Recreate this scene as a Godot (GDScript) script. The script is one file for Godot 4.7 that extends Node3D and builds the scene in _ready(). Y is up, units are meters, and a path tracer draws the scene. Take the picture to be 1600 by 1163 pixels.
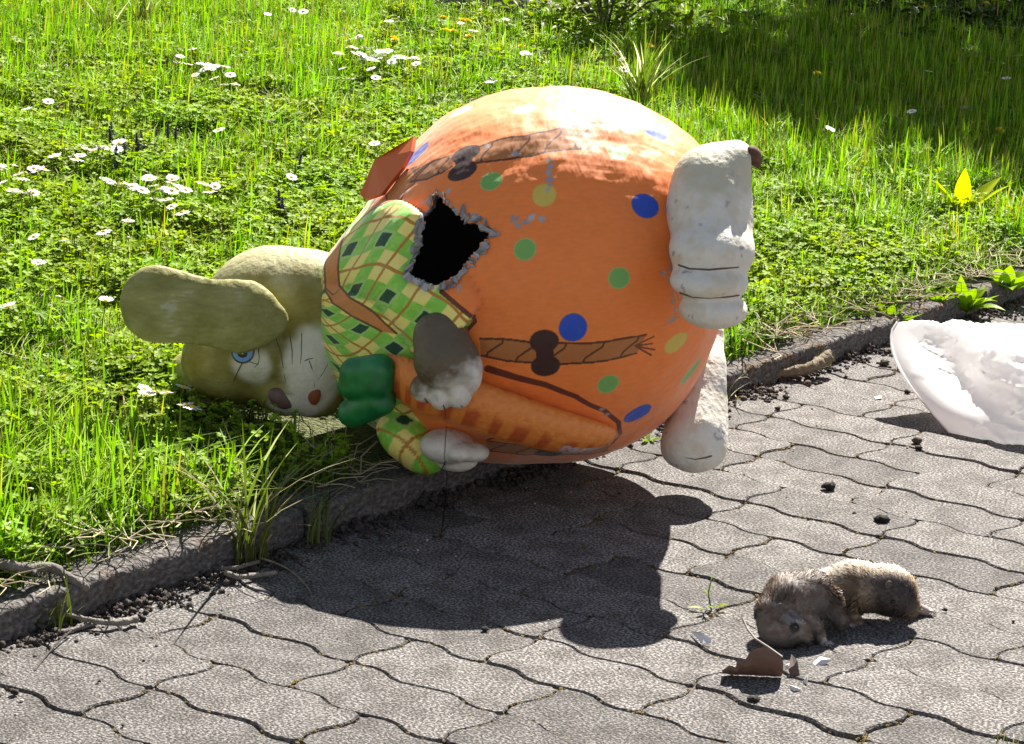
extends Node3D
# A fallen, painted Easter rabbit figure lying across a kerb between a flowering lawn and wavy concrete pavers.
# Units are metres. x runs right, y up, z towards the viewer.

const KERB_DIR := Vector3(0.606, 0, -0.795)      # along the kerb, away to the right
const LAWN_DIR := Vector3(-0.795, 0, -0.606)     # from the kerb into the lawn
const KERB_AT := Vector3(0, 0, 0.06)             # a point at the foot of the kerb
const KERB_H := 0.045
const PAVER_A := Vector3(0.1786, 0, 0.1368)      # one paver length
const PAVER_B := Vector3(0.065, 0, -0.0852)      # one row
const PAVER_0 := Vector3(-0.3032, 0, 1.0105)
const BODY_Z := 0.15
const EYE := Vector3(-0.064, 1.0254, 3.5102)

var rng := RandomNumberGenerator.new()
var noise := FastNoiseLite.new()
var names := {}
var body_st: Array = []
var cam: Camera3D


class MB:
	var v := PackedVector3Array()
	var n := PackedVector3Array()
	var c := PackedColorArray()
	var u := PackedVector2Array()
	var i := PackedInt32Array()
	func put(p: Vector3, nn: Vector3, col := Color.WHITE, uv := Vector2.ZERO) -> int:
		v.append(p); n.append(nn); c.append(col); u.append(uv)
		return v.size() - 1
	func tri(a: int, b: int, d: int) -> void:
		# wind so that the stored normals look out of the front (clockwise) face
		var g := (v[b] - v[a]).cross(v[d] - v[a])
		if g.dot(n[a] + n[b] + n[d]) > 0.0:
			i.append_array([a, d, b])
		else:
			i.append_array([a, b, d])
	func flat_tri(p: Vector3, q: Vector3, r: Vector3, col := Color.WHITE, up := Vector3.ZERO) -> void:
		var g := (q - p).cross(r - p).normalized()
		if up != Vector3.ZERO and g.dot(up) < 0.0:
			g = -g
		tri(put(p, g, col), put(q, g, col), put(r, g, col))
	func quad(p: Vector3, q: Vector3, r: Vector3, s: Vector3, col := Color.WHITE, out := Vector3.ZERO) -> void:
		flat_tri(p, q, r, col, out)
		flat_tri(p, r, s, col, out)
	# a sheet of nu x nv points with smooth normals
	func sheet(nu: int, nv: int, pts: PackedVector3Array, cols: PackedColorArray, flip := false, wrap_v := false, uvs := PackedVector2Array()) -> void:
		var base := v.size()
		for a in nu:
			for b in nv:
				var k := a * nv + b
				var a0 := maxi(a - 1, 0)
				var a1 := mini(a + 1, nu - 1)
				var b0 := b - 1
				var b1 := b + 1
				if wrap_v:
					b0 = (b0 + nv) % nv
					b1 = b1 % nv
				else:
					b0 = maxi(b0, 0)
					b1 = mini(b1, nv - 1)
				var du := pts[a1 * nv + b] - pts[a0 * nv + b]
				var dv := pts[a * nv + b1] - pts[a * nv + b0]
				var g := du.cross(dv)
				if g.length_squared() < 1e-16:
					g = (pts[a1 * nv + (b + nv / 3) % nv] - pts[a0 * nv + b]).cross(dv + Vector3(1e-5, 2e-5, 1e-5))
				g = g.normalized()
				put(pts[k], -g if flip else g, cols[k] if cols.size() else Color.WHITE, uvs[k] if uvs.size() else Vector2.ZERO)
		for a in nu - 1:
			for b in (nv if wrap_v else nv - 1):
				var b2 := (b + 1) % nv
				tri(base + a * nv + b, base + a * nv + b2, base + (a + 1) * nv + b2)
				tri(base + a * nv + b, base + (a + 1) * nv + b2, base + (a + 1) * nv + b)
	func tube(path: Array, radii: Array, col := Color.WHITE, sides := 6, jitter := 0.0, nz: FastNoiseLite = null) -> void:
		var pts := PackedVector3Array()
		var cols := PackedColorArray()
		var m := path.size()
		for a in m:
			var t: Vector3 = (path[mini(a + 1, m - 1)] - path[maxi(a - 1, 0)]).normalized()
			var s := t.cross(Vector3(0.31, 0.83, 0.47)).normalized()
			var w := t.cross(s)
			for b in sides:
				var th := TAU * b / sides
				var r: float = radii[a]
				var p: Vector3 = path[a] + (s * cos(th) + w * sin(th)) * r
				if nz:
					p += (s * cos(th) + w * sin(th)) * r * jitter * nz.get_noise_3dv(p * 900.0)
				pts.append(p)
				cols.append(col)
		sheet(m, sides, pts, cols, true, true)
		for e in [0, m - 1]:
			var ctr: Vector3 = path[e]
			var nn: Vector3 = (path[0] - path[1]).normalized() if e == 0 else (path[m - 1] - path[m - 2]).normalized()
			var k := put(ctr + nn * radii[e] * 0.6, nn, col)
			var off := v.size() - 1 - m * sides if e == 0 else v.size() - 2 - m * sides
			for b in sides:
				tri(k, off + e * sides + b, off + e * sides + (b + 1) % sides)
	func mesh() -> ArrayMesh:
		var a := []
		a.resize(Mesh.ARRAY_MAX)
		a[Mesh.ARRAY_VERTEX] = v
		a[Mesh.ARRAY_NORMAL] = n
		a[Mesh.ARRAY_COLOR] = c
		a[Mesh.ARRAY_TEX_UV] = u
		a[Mesh.ARRAY_INDEX] = i
		var m := ArrayMesh.new()
		m.add_surface_from_arrays(Mesh.PRIMITIVE_TRIANGLES, a)
		return m


# ------------------------------------------------------------------ naming and nodes
func numbered(parent: Node, called: String) -> String:
	var key := str(parent.get_instance_id()) + called
	var k: int = names.get(key, 0)
	names[key] = k + 1
	return called if k == 0 else "%s_%03d" % [called, k]


func tag(o: Node, label: String, category: String, group := "", kind := "") -> Node:
	if label: o.set_meta("label", label)
	if category: o.set_meta("category", category)
	if group: o.set_meta("group", group)
	if kind: o.set_meta("kind", kind)
	return o


func thing(called: String, label: String, category: String, at := Vector3.ZERO, group := "") -> Node3D:
	var o := Node3D.new()
	o.name = numbered(self, called)
	add_child(o, true)
	o.position = at
	tag(o, label, category, group)
	return o


# a mesh given in world coordinates, hung under a thing (or part) that stands at its own base
func part(parent: Node3D, called: String, m: Mesh, mat: Material, label := "") -> MeshInstance3D:
	var o := MeshInstance3D.new()
	o.mesh = m
	o.material_override = null
	for s in m.get_surface_count():
		o.set_surface_override_material(s, mat)
	o.name = numbered(parent, called)
	parent.add_child(o, true)
	if parent != self:
		var off := Vector3.ZERO
		var q: Node = parent
		while q != self:
			off += (q as Node3D).position
			q = q.get_parent()
		o.position = -off
	if label: o.set_meta("label", label)
	return o


func structure(called: String, m: Mesh, mat: Material) -> MeshInstance3D:
	var o := part(self, called, m, mat)
	o.set_meta("kind", "structure")
	return o


func scatter(parent: Node3D, called: String, m: Mesh, mat: Material, xf: Array, cols: Array) -> MultiMeshInstance3D:
	var mm := MultiMesh.new()
	mm.transform_format = MultiMesh.TRANSFORM_3D
	mm.use_colors = true
	mm.mesh = m
	for s in m.get_surface_count():
		(m as ArrayMesh).surface_set_material(s, mat)
	mm.instance_count = xf.size()
	for k in xf.size():
		mm.set_instance_transform(k, xf[k])
		mm.set_instance_color(k, cols[k])
	var o := MultiMeshInstance3D.new()
	o.multimesh = mm
	o.name = numbered(parent, called)
	parent.add_child(o, true)
	if parent != self:
		o.position = -parent.position
	o.set_meta("kind", "stuff")
	return o


# ------------------------------------------------------------------ materials
func noise_tex(freq: float, oct: int, ramp: Array, size := 512, seed_ := 1, type := FastNoiseLite.TYPE_SIMPLEX_SMOOTH) -> NoiseTexture2D:
	var f := FastNoiseLite.new()
	f.seed = seed_
	f.noise_type = type
	f.frequency = freq
	f.fractal_octaves = oct
	var t := NoiseTexture2D.new()
	t.width = size
	t.height = size
	t.seamless = true
	t.noise = f
	if ramp.size():
		var g := Gradient.new()
		var offs := PackedFloat32Array()
		var cs := PackedColorArray()
		for r in ramp:
			offs.append(r[0])
			cs.append(r[1])
		g.offsets = offs
		g.colors = cs
		t.color_ramp = g
	return t


func lin(r: float, g: float, b: float) -> Color:
	return Color(r, g, b).linear_to_srgb()


func mat(rough := 0.6, col := Color.WHITE, vertex := true) -> StandardMaterial3D:
	var m := StandardMaterial3D.new()
	m.albedo_color = col
	m.vertex_color_use_as_albedo = vertex
	m.roughness = rough
	m.cull_mode = BaseMaterial3D.CULL_DISABLED
	return m


func bumpy(m: StandardMaterial3D, tex: Texture2D, cm: float, scale: float) -> StandardMaterial3D:
	m.heightmap_enabled = true
	m.heightmap_texture = tex
	m.heightmap_scale = cm
	m.uv1_triplanar = true
	m.uv1_world_triplanar = true
	m.uv1_scale = Vector3.ONE * scale
	return m


# ------------------------------------------------------------------ ground shape
func lawn_y(x: float, z: float) -> float:
	var d := (Vector3(x, 0, z) - KERB_AT).dot(LAWN_DIR)
	return KERB_H + 0.087 * d + 0.012 * noise.get_noise_2d(x * 25.0, z * 25.0) * clampf((d - 0.08) * 4.0, 0.0, 1.0)


func on_kerb(t: float, d: float, y := 0.0) -> Vector3:
	return KERB_AT + KERB_DIR * t + LAWN_DIR * d + Vector3(0, y, 0)


func seen(p: Vector3, margin: float) -> bool:
	var q := cam.transform.affine_inverse() * p
	if q.z > -0.3:
		return false
	var h := tan(deg_to_rad(cam.fov * 0.5)) * -q.z
	return absf(q.x) < h * 1.376 + margin and absf(q.y) < h + margin


# ------------------------------------------------------------------ smooth solids by surface nets
# blob: [0, k, a, b, ra, rb, flat_dir, flat]  tapered capsule     [1, k, centre, radii, basis]  ellipsoid
func cap(k: float, a: Vector3, b: Vector3, ra: float, rb: float, fd := Vector3.ZERO, fl := 1.0) -> Array:
	return [0, k, a, b, ra, rb, fd, fl]


func ell(k: float, c: Vector3, r: Vector3, bs := Basis.IDENTITY) -> Array:
	return [1, k, c, r, bs.inverse()]


func sdf(bl: Array, p: Vector3) -> float:
	var d := 1e9
	for o in bl:
		var e: float
		if o[0] == 0:
			var a: Vector3 = o[2]
			var ab: Vector3 = o[3] - a
			var q := p - a
			var fl: float = o[7]
			if fl != 1.0:
				var fd: Vector3 = o[6]
				var s := q.dot(fd)
				q += fd * s * (fl - 1.0)
			var h := clampf(q.dot(ab) / maxf(ab.length_squared(), 1e-12), 0.0, 1.0)
			e = (q - ab * h).length() - lerpf(o[4], o[5], h)
			if fl != 1.0:
				e /= sqrt(fl)
		elif o[0] == 1:
			var q: Vector3 = (o[4] as Basis) * (p - (o[2] as Vector3))
			var r: Vector3 = o[3]
			var k0 := (q / r).length()
			var k1 := (q / (r * r)).length()
			e = k0 * (k0 - 1.0) / maxf(k1, 1e-6)
		else:  # a flat cut
			e = (p - (o[2] as Vector3)).dot(o[3])
			d = maxf(d, e)
			continue
		var k: float = o[1]
		if d > 1e8:
			d = e
		else:
			var hh := maxf(k - absf(d - e), 0.0) / k
			d = minf(d, e) - hh * hh * k * 0.25
	return d


func nets(bl: Array, h: float, paint: Callable, rough := 0.0, rough_freq := 1.0) -> ArrayMesh:
	var lo := Vector3.ONE * 1e9
	var hi := -lo
	for o in bl:
		if o[0] == 0:
			var r := maxf(o[4], o[5]) + h * 2.0
			for p in [o[2], o[3]]:
				lo = lo.min(p - Vector3.ONE * r)
				hi = hi.max(p + Vector3.ONE * r)
		elif o[0] == 1:
			var r: float = maxf(o[3].x, maxf(o[3].y, o[3].z)) + h * 2.0
			lo = lo.min(o[2] - Vector3.ONE * r)
			hi = hi.max(o[2] + Vector3.ONE * r)
	var bs := 4
	var nb := Vector3i(((hi - lo) / (h * bs)).ceil())
	var nx := nb.x * bs + 1
	var ny := nb.y * bs + 1
	var nz := nb.z * bs + 1
	var f := PackedFloat32Array()
	f.resize(nx * ny * nz)
	f.fill(1e3)
	var done := PackedByteArray()
	done.resize(nx * ny * nz)
	var blocks: Array[Vector3i] = []
	for bx in nb.x:
		for by in nb.y:
			for bz in nb.z:
				var c := lo + Vector3(bx + 0.5, by + 0.5, bz + 0.5) * h * bs
				var d := sdf(bl, c)
				if absf(d) > h * bs * 1.5:
					if d < 0.0:
						for x in range(bx * bs, bx * bs + bs + 1):
							for y in range(by * bs, by * bs + bs + 1):
								for z in range(bz * bs, bz * bs + bs + 1):
									var k := (x * ny + y) * nz + z
									if done[k] == 0:
										f[k] = d
					continue
				blocks.append(Vector3i(bx, by, bz))
				for x in range(bx * bs, bx * bs + bs + 1):
					for y in range(by * bs, by * bs + bs + 1):
						for z in range(bz * bs, bz * bs + bs + 1):
							var k := (x * ny + y) * nz + z
							if done[k] == 0:
								done[k] = 1
								f[k] = sdf(bl, lo + Vector3(x, y, z) * h)
	var vert := {}
	var m := MB.new()
	var corner := PackedInt32Array()
	for k in 8:
		corner.append(((k & 1) * ny + ((k >> 1) & 1)) * nz + ((k >> 2) & 1))
	for b in blocks:
		for x in range(b.x * bs, b.x * bs + bs):
			for y in range(b.y * bs, b.y * bs + bs):
				for z in range(b.z * bs, b.z * bs + bs):
					var k := (x * ny + y) * nz + z
					var mask := 0
					for e in 8:
						if f[k + corner[e]] < 0.0:
							mask |= 1 << e
					if mask == 0 or mask == 255:
						continue
					var s := Vector3.ZERO
					var cnt := 0
					for e in 8:
						for ax in [1, 2, 4]:
							if e & ax:
								continue
							var e2: int = e | ax
							var fa := f[k + corner[e]]
							var fb := f[k + corner[e2]]
							if (fa < 0.0) == (fb < 0.0):
								continue
							var t := fa / (fa - fb)
							var pa := Vector3(e & 1, (e >> 1) & 1, (e >> 2) & 1)
							var pb := Vector3(e2 & 1, (e2 >> 1) & 1, (e2 >> 2) & 1)
							s += pa.lerp(pb, t)
							cnt += 1
					var p := lo + (Vector3(x, y, z) + s / cnt) * h
					var d0 := sdf(bl, p)
					var g := Vector3(sdf(bl, p + Vector3(h * 0.3, 0, 0)) - d0, sdf(bl, p + Vector3(0, h * 0.3, 0)) - d0, sdf(bl, p + Vector3(0, 0, h * 0.3)) - d0).normalized()
					if rough > 0.0:
						p += g * rough * noise.get_noise_3dv(p * rough_freq)
					vert[k] = m.put(p, g, paint.call(p, g))
	var st := [ny * nz, nz, 1]
	for k in vert.keys():
		for ax in 3:
			var a1: int = st[(ax + 1) % 3]
			var a2: int = st[(ax + 2) % 3]
			var k2: int = k + st[ax]
			if (f[k] < 0.0) == (f[k2] < 0.0):
				continue
			if vert.has(k - a1) and vert.has(k - a2) and vert.has(k - a1 - a2):
				m.tri(vert[k], vert[k - a1], vert[k - a1 - a2])
				m.tri(vert[k], vert[k - a1 - a2], vert[k - a2])
	return m.mesh()


# from a point in front of a solid, go back along the line of sight of somebody facing the figure until it is met
func settle(bl: Array, p: Vector3, lift := 0.001, dir := Vector3(0, -0.25, -0.968)) -> Vector3:
	var q := p - dir * 0.15
	for k in 60:
		var d := sdf(bl, q)
		if d < lift * 0.6:
			break
		q += dir * maxf((d - lift * 0.5) * 0.7, 0.0004)
	return q


func painted_line(parent: Node3D, called: String, bl: Array, pts: Array, w: float, col: Color, m: Material) -> void:
	var path := []
	var rad := []
	for k in pts.size() - 1:
		for s in 5:
			path.append(settle(bl, (pts[k] as Vector3).lerp(pts[k + 1], s / 5.0), 0.0003))
			rad.append(w)
	path.append(settle(bl, pts[-1], 0.0003))
	rad.append(w * 0.6)
	var b := MB.new()
	b.tube(path, rad, col, 5)
	part(parent, called, b.mesh(), m)


# ------------------------------------------------------------------ the rabbit's body: a turned shape along x
func station(t: float) -> Vector3:
	var n := body_st.size() - 1
	t = clampf(t, 0.0, n - 0.00001)
	var i := int(t)
	var f := t - i
	var p0: Vector3 = body_st[maxi(i - 1, 0)]
	var p1: Vector3 = body_st[i]
	var p2: Vector3 = body_st[i + 1]
	var p3: Vector3 = body_st[mini(i + 2, n)]
	return 0.5 * (2.0 * p1 + (p2 - p0) * f + (2.0 * p0 - 5.0 * p1 + 4.0 * p2 - p3) * f * f + (3.0 * p1 - p0 - 3.0 * p2 + p3) * f * f * f)


var hole_mid := Vector2.ZERO
const TW := 1024
const TH := 1536
var tex := PackedByteArray()

func tex_xy(q: Vector2) -> Vector2:
	return Vector2((q.x + 0.40) / 0.70 * TW, (q.y + PI) / TAU * TH)


func dot_px(x: int, y: int, c: Color, a := 1.0) -> void:
	if x < 0 or y < 0 or x >= TW or y >= TH:
		return
	var k := (y * TW + x) * 3
	tex[k] = int(lerpf(tex[k], c.r8, a))
	tex[k + 1] = int(lerpf(tex[k + 1], c.g8, a))
	tex[k + 2] = int(lerpf(tex[k + 2], c.b8, a))


func t_oval(q: Vector2, rx: float, ry: float, c: Color, rot := 0.0, edge := 0.05) -> void:
	# rx, ry in metres on the surface
	var o := tex_xy(q)
	var sx := TW / 0.70
	var sy := TH / TAU / 0.265
	var R := int(maxf(rx, ry) * maxf(sx, sy)) + 2
	for y in range(int(o.y) - R, int(o.y) + R + 1):
		for x in range(int(o.x) - R, int(o.x) + R + 1):
			var d := Vector2((x - o.x) / sx, (y - o.y) / sy).rotated(rot)
			var r := Vector2(d.x / rx, d.y / ry).length() + edge * noise.get_noise_2d(x * 4.0, y * 4.0)
			if r < 1.0:
				dot_px(x, y, c, clampf((1.0 - r) * 12.0, 0.0, 1.0))


func t_line(pts: Array, w: float, c: Color, w2 := -1.0) -> void:
	var n := 0
	for k in pts.size() - 1:
		var a: Vector2 = pts[k]
		var b: Vector2 = pts[k + 1]
		var steps := int(maxf((tex_xy(b) - tex_xy(a)).length() / 1.2, 1.0))
		for s in steps:
			var t := (k + float(s) / steps) / (pts.size() - 1)
			var ww := w if w2 < 0.0 else lerpf(w, w2, t)
			t_oval(a.lerp(b, float(s) / steps), ww * (1.0 + 0.25 * noise.get_noise_1d(n * 3.0)), ww, c, 0.0, 0.0)
			n += 1


func plaid(p: Vector2) -> Color:
	# p in metres on the cloth
	var a := (p.x * 0.72 - p.y * 0.70) / 0.066
	var b := (p.x * 0.62 + p.y * 0.78) / 0.060
	a += 0.05 * noise.get_noise_2d(p.x * 160.0, p.y * 160.0)
	b += 0.05 * noise.get_noise_2d(p.y * 160.0 + 50.0, p.x * 160.0)
	var fa := a - floorf(a)
	var fb := b - floorf(b)
	var ina := fa < 0.40
	var inb := fb < 0.40
	if ina and inb:
		var e := minf(minf(fa, 0.40 - fa), minf(fb, 0.40 - fb))
		return Color(0.03, 0.27, 0.20) if e > 0.06 else Color(0.66, 0.82, 0.46)
	var c := Color(0.95, 0.89, 0.50)
	if ina or inb:
		c = Color(0.52, 0.80, 0.28) if noise.get_noise_2d(p.x * 500.0, p.y * 500.0) > -0.1 else Color(0.60, 0.84, 0.34)
	if absf(fa - 0.70) < 0.030 or absf(fb - 0.70) < 0.030:
		c = Color(0.72, 0.50, 0.16)
	return c


func t_poly(pts: Array, c: Color, mode := 0) -> void:
	var q := PackedVector2Array()
	var y0 := 1e9
	var y1 := -1e9
	for p in pts:
		q.append(tex_xy(p))
		y0 = minf(y0, q[-1].y)
		y1 = maxf(y1, q[-1].y)
	for y in range(maxi(int(y0), 0), mini(int(y1) + 1, TH)):
		var xs := []
		for k in q.size():
			var a := q[k]
			var b := q[(k + 1) % q.size()]
			if (a.y <= y) != (b.y <= y):
				xs.append(a.x + (y - a.y) / (b.y - a.y) * (b.x - a.x))
		xs.sort()
		for k in range(0, xs.size() - 1, 2):
			for x in range(maxi(int(xs[k]), 0), mini(int(xs[k + 1]) + 1, TW)):
				if mode == 1:
					dot_px(x, y, plaid(Vector2(x / float(TW) * 0.70, y / float(TH) * TAU * 0.24)))
				else:
					dot_px(x, y, c)


# a twisted cord between two drawn edges
func t_rope(top: Array, bottom: Array, twists: int) -> void:
	var fill: Array = top.duplicate()
	var rev := bottom.duplicate()
	rev.reverse()
	fill.append_array(rev)
	t_poly(fill, Color(0.70, 0.44, 0.22))
	var dark := Color(0.36, 0.20, 0.10)
	t_line(top, 0.0016, dark)
	t_line(bottom, 0.0016, dark)
	for k in twists:
		var a := (k + 0.75) / twists
		var b := (k + 0.15) / twists
		var pa := along(top, a)
		var pb := along(bottom, b)
		var mid := pa.lerp(pb, 0.5)
		t_line([pa, pa.lerp(mid, 0.5) + Vector2(0.004, 0.0), mid, mid.lerp(pb, 0.5) - Vector2(0.003, 0.0), pb], 0.0015, dark)


func along(pts: Array, t: float) -> Vector2:
	var x := clampf(t, 0.0, 1.0) * (pts.size() - 1)
	var i := mini(int(x), pts.size() - 2)
	return (pts[i] as Vector2).lerp(pts[i + 1], x - i)


func paint_body(plaid_edge: Array) -> ImageTexture:
	tex.resize(TW * TH * 3)
	var row := PackedByteArray()
	for y in TH:
		row.resize(0)
		for x in range(0, TW):
			var w := 1.0 + 0.035 * noise.get_noise_2d(x * 0.35, y * 1.6)
			row.append(int(241 * w)); row.append(int(132 * w)); row.append(int(56 * w))
		for k in row.size():
			tex[y * TW * 3 + k] = row[k]
	t_poly(plaid_edge, Color.WHITE, 1)
	# shoulder strap with its drawn edges
	var s1: Array = [Vector2(-0.209, 1.0996), Vector2(-0.2352, 1.2025), Vector2(-0.2571, 1.2307), Vector2(-0.2828, 1.2641), Vector2(-0.3108, 1.3231), Vector2(-0.3328, 1.2871), Vector2(-0.3374, 0.8542), Vector2(-0.3354, 0.5536), Vector2(-0.322, 0.3468), Vector2(-0.2931, 0.1831), Vector2(-0.2666, 0.0641), Vector2(-0.2465, -0.0069)]
	var s2: Array = [Vector2(-0.209, 0.9598), Vector2(-0.223, 0.9447), Vector2(-0.2309, 0.8627), Vector2(-0.2604, 0.9138), Vector2(-0.287, 0.9948), Vector2(-0.3111, 0.9733), Vector2(-0.3154, 0.7051), Vector2(-0.3132, 0.5446), Vector2(-0.2962, 0.3647), Vector2(-0.2702, 0.2099), Vector2(-0.2431, 0.055), Vector2(-0.2242, -0.0292)]
	var strap: Array = s1.duplicate()
	var r2 := s2.duplicate()
	r2.reverse()
	strap.append_array(r2)
	t_poly(strap, Color(0.80, 0.50, 0.25))
	var brown := Color(0.42, 0.24, 0.10)
	t_line(s1, 0.0017, brown)
	t_line(s2, 0.0017, brown)
	t_line([Vector2(-0.3357, 0.6093), Vector2(-0.3225, 0.4587), Vector2(-0.311, 0.5059)], 0.0013, brown)
	t_line([Vector2(-0.2549, 1.202), Vector2(-0.2465, 0.9598), Vector2(-0.2312, 0.8882)], 0.0013, brown)
	# cords of the three toggles
	t_rope([Vector2(-0.2104, 1.0717), Vector2(-0.1922, 1.0329), Vector2(-0.1726, 1.0039), Vector2(-0.1583, 0.9871)], [Vector2(-0.2166, 1.0034), Vector2(-0.1906, 0.8992), Vector2(-0.1711, 0.8797), Vector2(-0.1573, 0.8951)], 2)
	t_rope([Vector2(-0.1267, 0.9767), Vector2(-0.1024, 0.9951), Vector2(-0.0587, 0.9911), Vector2(-0.0238, 1.0223), Vector2(0.0112, 1.0749), Vector2(0.0379, 1.1277)], [Vector2(-0.1256, 0.8656), Vector2(-0.0838, 0.851), Vector2(-0.0491, 0.8547), Vector2(-0.0231, 0.8769), Vector2(0.0118, 0.8944), Vector2(0.0336, 0.9164)], 4)
	t_rope([Vector2(-0.109, -0.0993), Vector2(-0.0743, -0.1085), Vector2(-0.0396, -0.1237), Vector2(-0.005, -0.132), Vector2(0.0383, -0.1342), Vector2(0.0817, -0.1264), Vector2(0.117, -0.1306)], [Vector2(-0.1065, -0.1933), Vector2(-0.0733, -0.2239), Vector2(-0.0385, -0.2347), Vector2(-0.0037, -0.2516), Vector2(0.0396, -0.2411), Vector2(0.0832, -0.232), Vector2(0.1051, -0.231)], 5)
	t_rope([Vector2(-0.0962, -0.8199), Vector2(-0.0602, -0.8336), Vector2(-0.0242, -0.8463), Vector2(0.021, -0.8737), Vector2(0.0758, -0.9406)], [Vector2(-0.096, -0.9584), Vector2(-0.0596, -0.9685), Vector2(-0.0232, -0.9874), Vector2(0.0222, -0.9996), Vector2(0.0775, -1.0762)], 4)
	for e in [Vector2(0.128, -0.1541), Vector2(0.1268, -0.198), Vector2(0.1301, -0.243), Vector2(0.1262, -0.2728)]:
		t_line([Vector2(0.1018, -0.1826), e], 0.0013, brown)
	var bean := Color(0.24, 0.13, 0.10)
	for b in [[Vector2(-0.1396, 0.9584), Vector2(-0.1427, 0.839)], [Vector2(-0.0224, -0.1193), Vector2(-0.0192, -0.2537)], [Vector2(-0.0134, -0.8533), Vector2(-0.0089, -0.9568)]]:
		t_oval(b[0], 0.0205, 0.0165, bean)
		t_oval(b[1], 0.0205, 0.0165, bean)
		t_line(b, 0.0115, bean)
	# dots
	var green := Color(0.46, 0.68, 0.34)
	var rimg := Color(0.66, 0.72, 0.42)
	for q in [Vector2(0.0691, 0.9215), Vector2(-0.1025, 0.7303), Vector2(-0.0531, 0.3435), Vector2(0.0751, 0.1999), Vector2(0.0678, -0.3854), Vector2(0.1872, -0.6662)]:
		t_oval(q, 0.0158, 0.0158, rimg)
		t_oval(q, 0.0142, 0.0142, green)
	for q in [Vector2(-0.0299, 0.6193), Vector2(0.1599, -0.2549)]:
		t_oval(q, 0.0168, 0.0168, Color(0.80, 0.72, 0.36))
		t_oval(q, 0.0152, 0.0152, Color(0.82, 0.72, 0.32))
	for q in [Vector2(-0.1508, 1.4657), Vector2(-0.0619, 1.2487)]:
		t_oval(q, 0.0165, 0.0165, Color(0.93, 0.86, 0.62))
	for q in [Vector2(-0.2128, 1.2699), Vector2(0.1082, 0.6071), Vector2(0.0156, -0.0516), Vector2(0.1134, -0.7044), Vector2(0.1217, 1.2097)]:
		t_oval(q, 0.0198, 0.0198, Color(0.13, 0.30, 0.74))
	# dots on the side that faces the lawn
	for k in 14:
		var q := Vector2(rng.randf_range(-0.12, 0.16), rng.randf_range(1.75, 4.4))
		if q.y > PI: q.y -= TAU
		t_oval(q, 0.016, 0.016, [green, Color(0.13, 0.30, 0.74), Color(0.82, 0.72, 0.32)][k % 3])
	# drawn outline of the carrot
	t_line([Vector2(-0.0972, -0.2717), Vector2(-0.0638, -0.3112), Vector2(-0.0198, -0.3632), Vector2(0.0248, -0.4466), Vector2(0.0661, -0.572), Vector2(0.0868, -0.7123), Vector2(0.0918, -0.87)], 0.0055, Color(0.40, 0.18, 0.09), 0.0028)
	t_line([Vector2(-0.0046, -0.8213), Vector2(0.0396, -0.9328), Vector2(0.0767, -1.013), Vector2(0.0921, -0.8873)], 0.002, Color(0.44, 0.20, 0.10))
	t_line([Vector2(-0.0945, -0.8041), Vector2(-0.0696, -0.737), Vector2(-0.0335, -0.7962), Vector2(-0.0046, -0.8213)], 0.0022, Color(0.45, 0.20, 0.09))
	t_line([Vector2(-0.1635, 0.176), Vector2(-0.1401, 0.0983), Vector2(-0.1206, 0.0382), Vector2(-0.1167, -0.0069), Vector2(-0.1284, -0.0552)], 0.0028, Color(0.42, 0.20, 0.10))
	# places where the paint has come off
	var bare := Color(0.70, 0.69, 0.72)
	var chips: Array = [Vector2(-0.0245, 0.8192), Vector2(-0.0233, 0.7804), Vector2(-0.0248, 0.7418), Vector2(-0.0237, 0.7032), Vector2(-0.0226, 0.6739), Vector2(-0.025, 0.6449), Vector2(-0.0667, 0.5005), Vector2(-0.0528, 0.4842), Vector2(-0.0322, 0.4942), Vector2(-0.0461, 0.5046), Vector2(-0.0646, 0.4706), Vector2(-0.0719, 0.5044), Vector2(0.1455, 0.1764), Vector2(0.1378, 0.2174), Vector2(0.1523, 0.0448), Vector2(0.1568, -0.0259), Vector2(0.152, -0.0774), Vector2(0.1466, 0.2457), Vector2(0.1597, 0.1998), Vector2(-0.1607, 0.7379), Vector2(-0.2154, 0.9087), Vector2(-0.1109, 0.9673), Vector2(-0.071, 0.881), Vector2(0.0223, 0.909), Vector2(0.1577, 1.2679), Vector2(0.1753, 1.3144), Vector2(0.1468, 1.0677), Vector2(-0.1505, 0.6043), Vector2(-0.1222, 0.5473), Vector2(0.0615, -0.5567), Vector2(0.0693, -0.6081), Vector2(-0.14, 0.1792), Vector2(-0.1958, 0.747), Vector2(-0.2253, 0.8475)]
	for q in chips:
		t_oval(q, rng.randf_range(0.003, 0.007), rng.randf_range(0.002, 0.005), bare.darkened(rng.randf() * 0.2), rng.randf() * 3.0, 0.9)
	for l in [[Vector2(0.1383, 0.3807), Vector2(0.1462, 0.2844), Vector2(0.151, 0.1655), Vector2(0.1597, 0.0358)], [Vector2(0.1398, -0.1022), Vector2(0.1502, -0.0739), Vector2(0.1666, -0.0795)], [Vector2(0.1305, 0.2301), Vector2(0.1453, 0.1997)], [Vector2(0.1498, 0.1072), Vector2(0.1575, -0.0857)]]:
		t_line(l, 0.0012, Color(0.72, 0.56, 0.46))
	var im := Image.create_from_data(TW, TH, false, Image.FORMAT_RGB8, tex)
	return ImageTexture.create_from_image(im)


func seg_dist(p: Vector2, a: Vector2, b: Vector2) -> float:
	var ab := b - a
	var t := clampf((p - a).dot(ab) / ab.length_squared(), 0.0, 1.0)
	return (p - a - ab * t).length()


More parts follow.
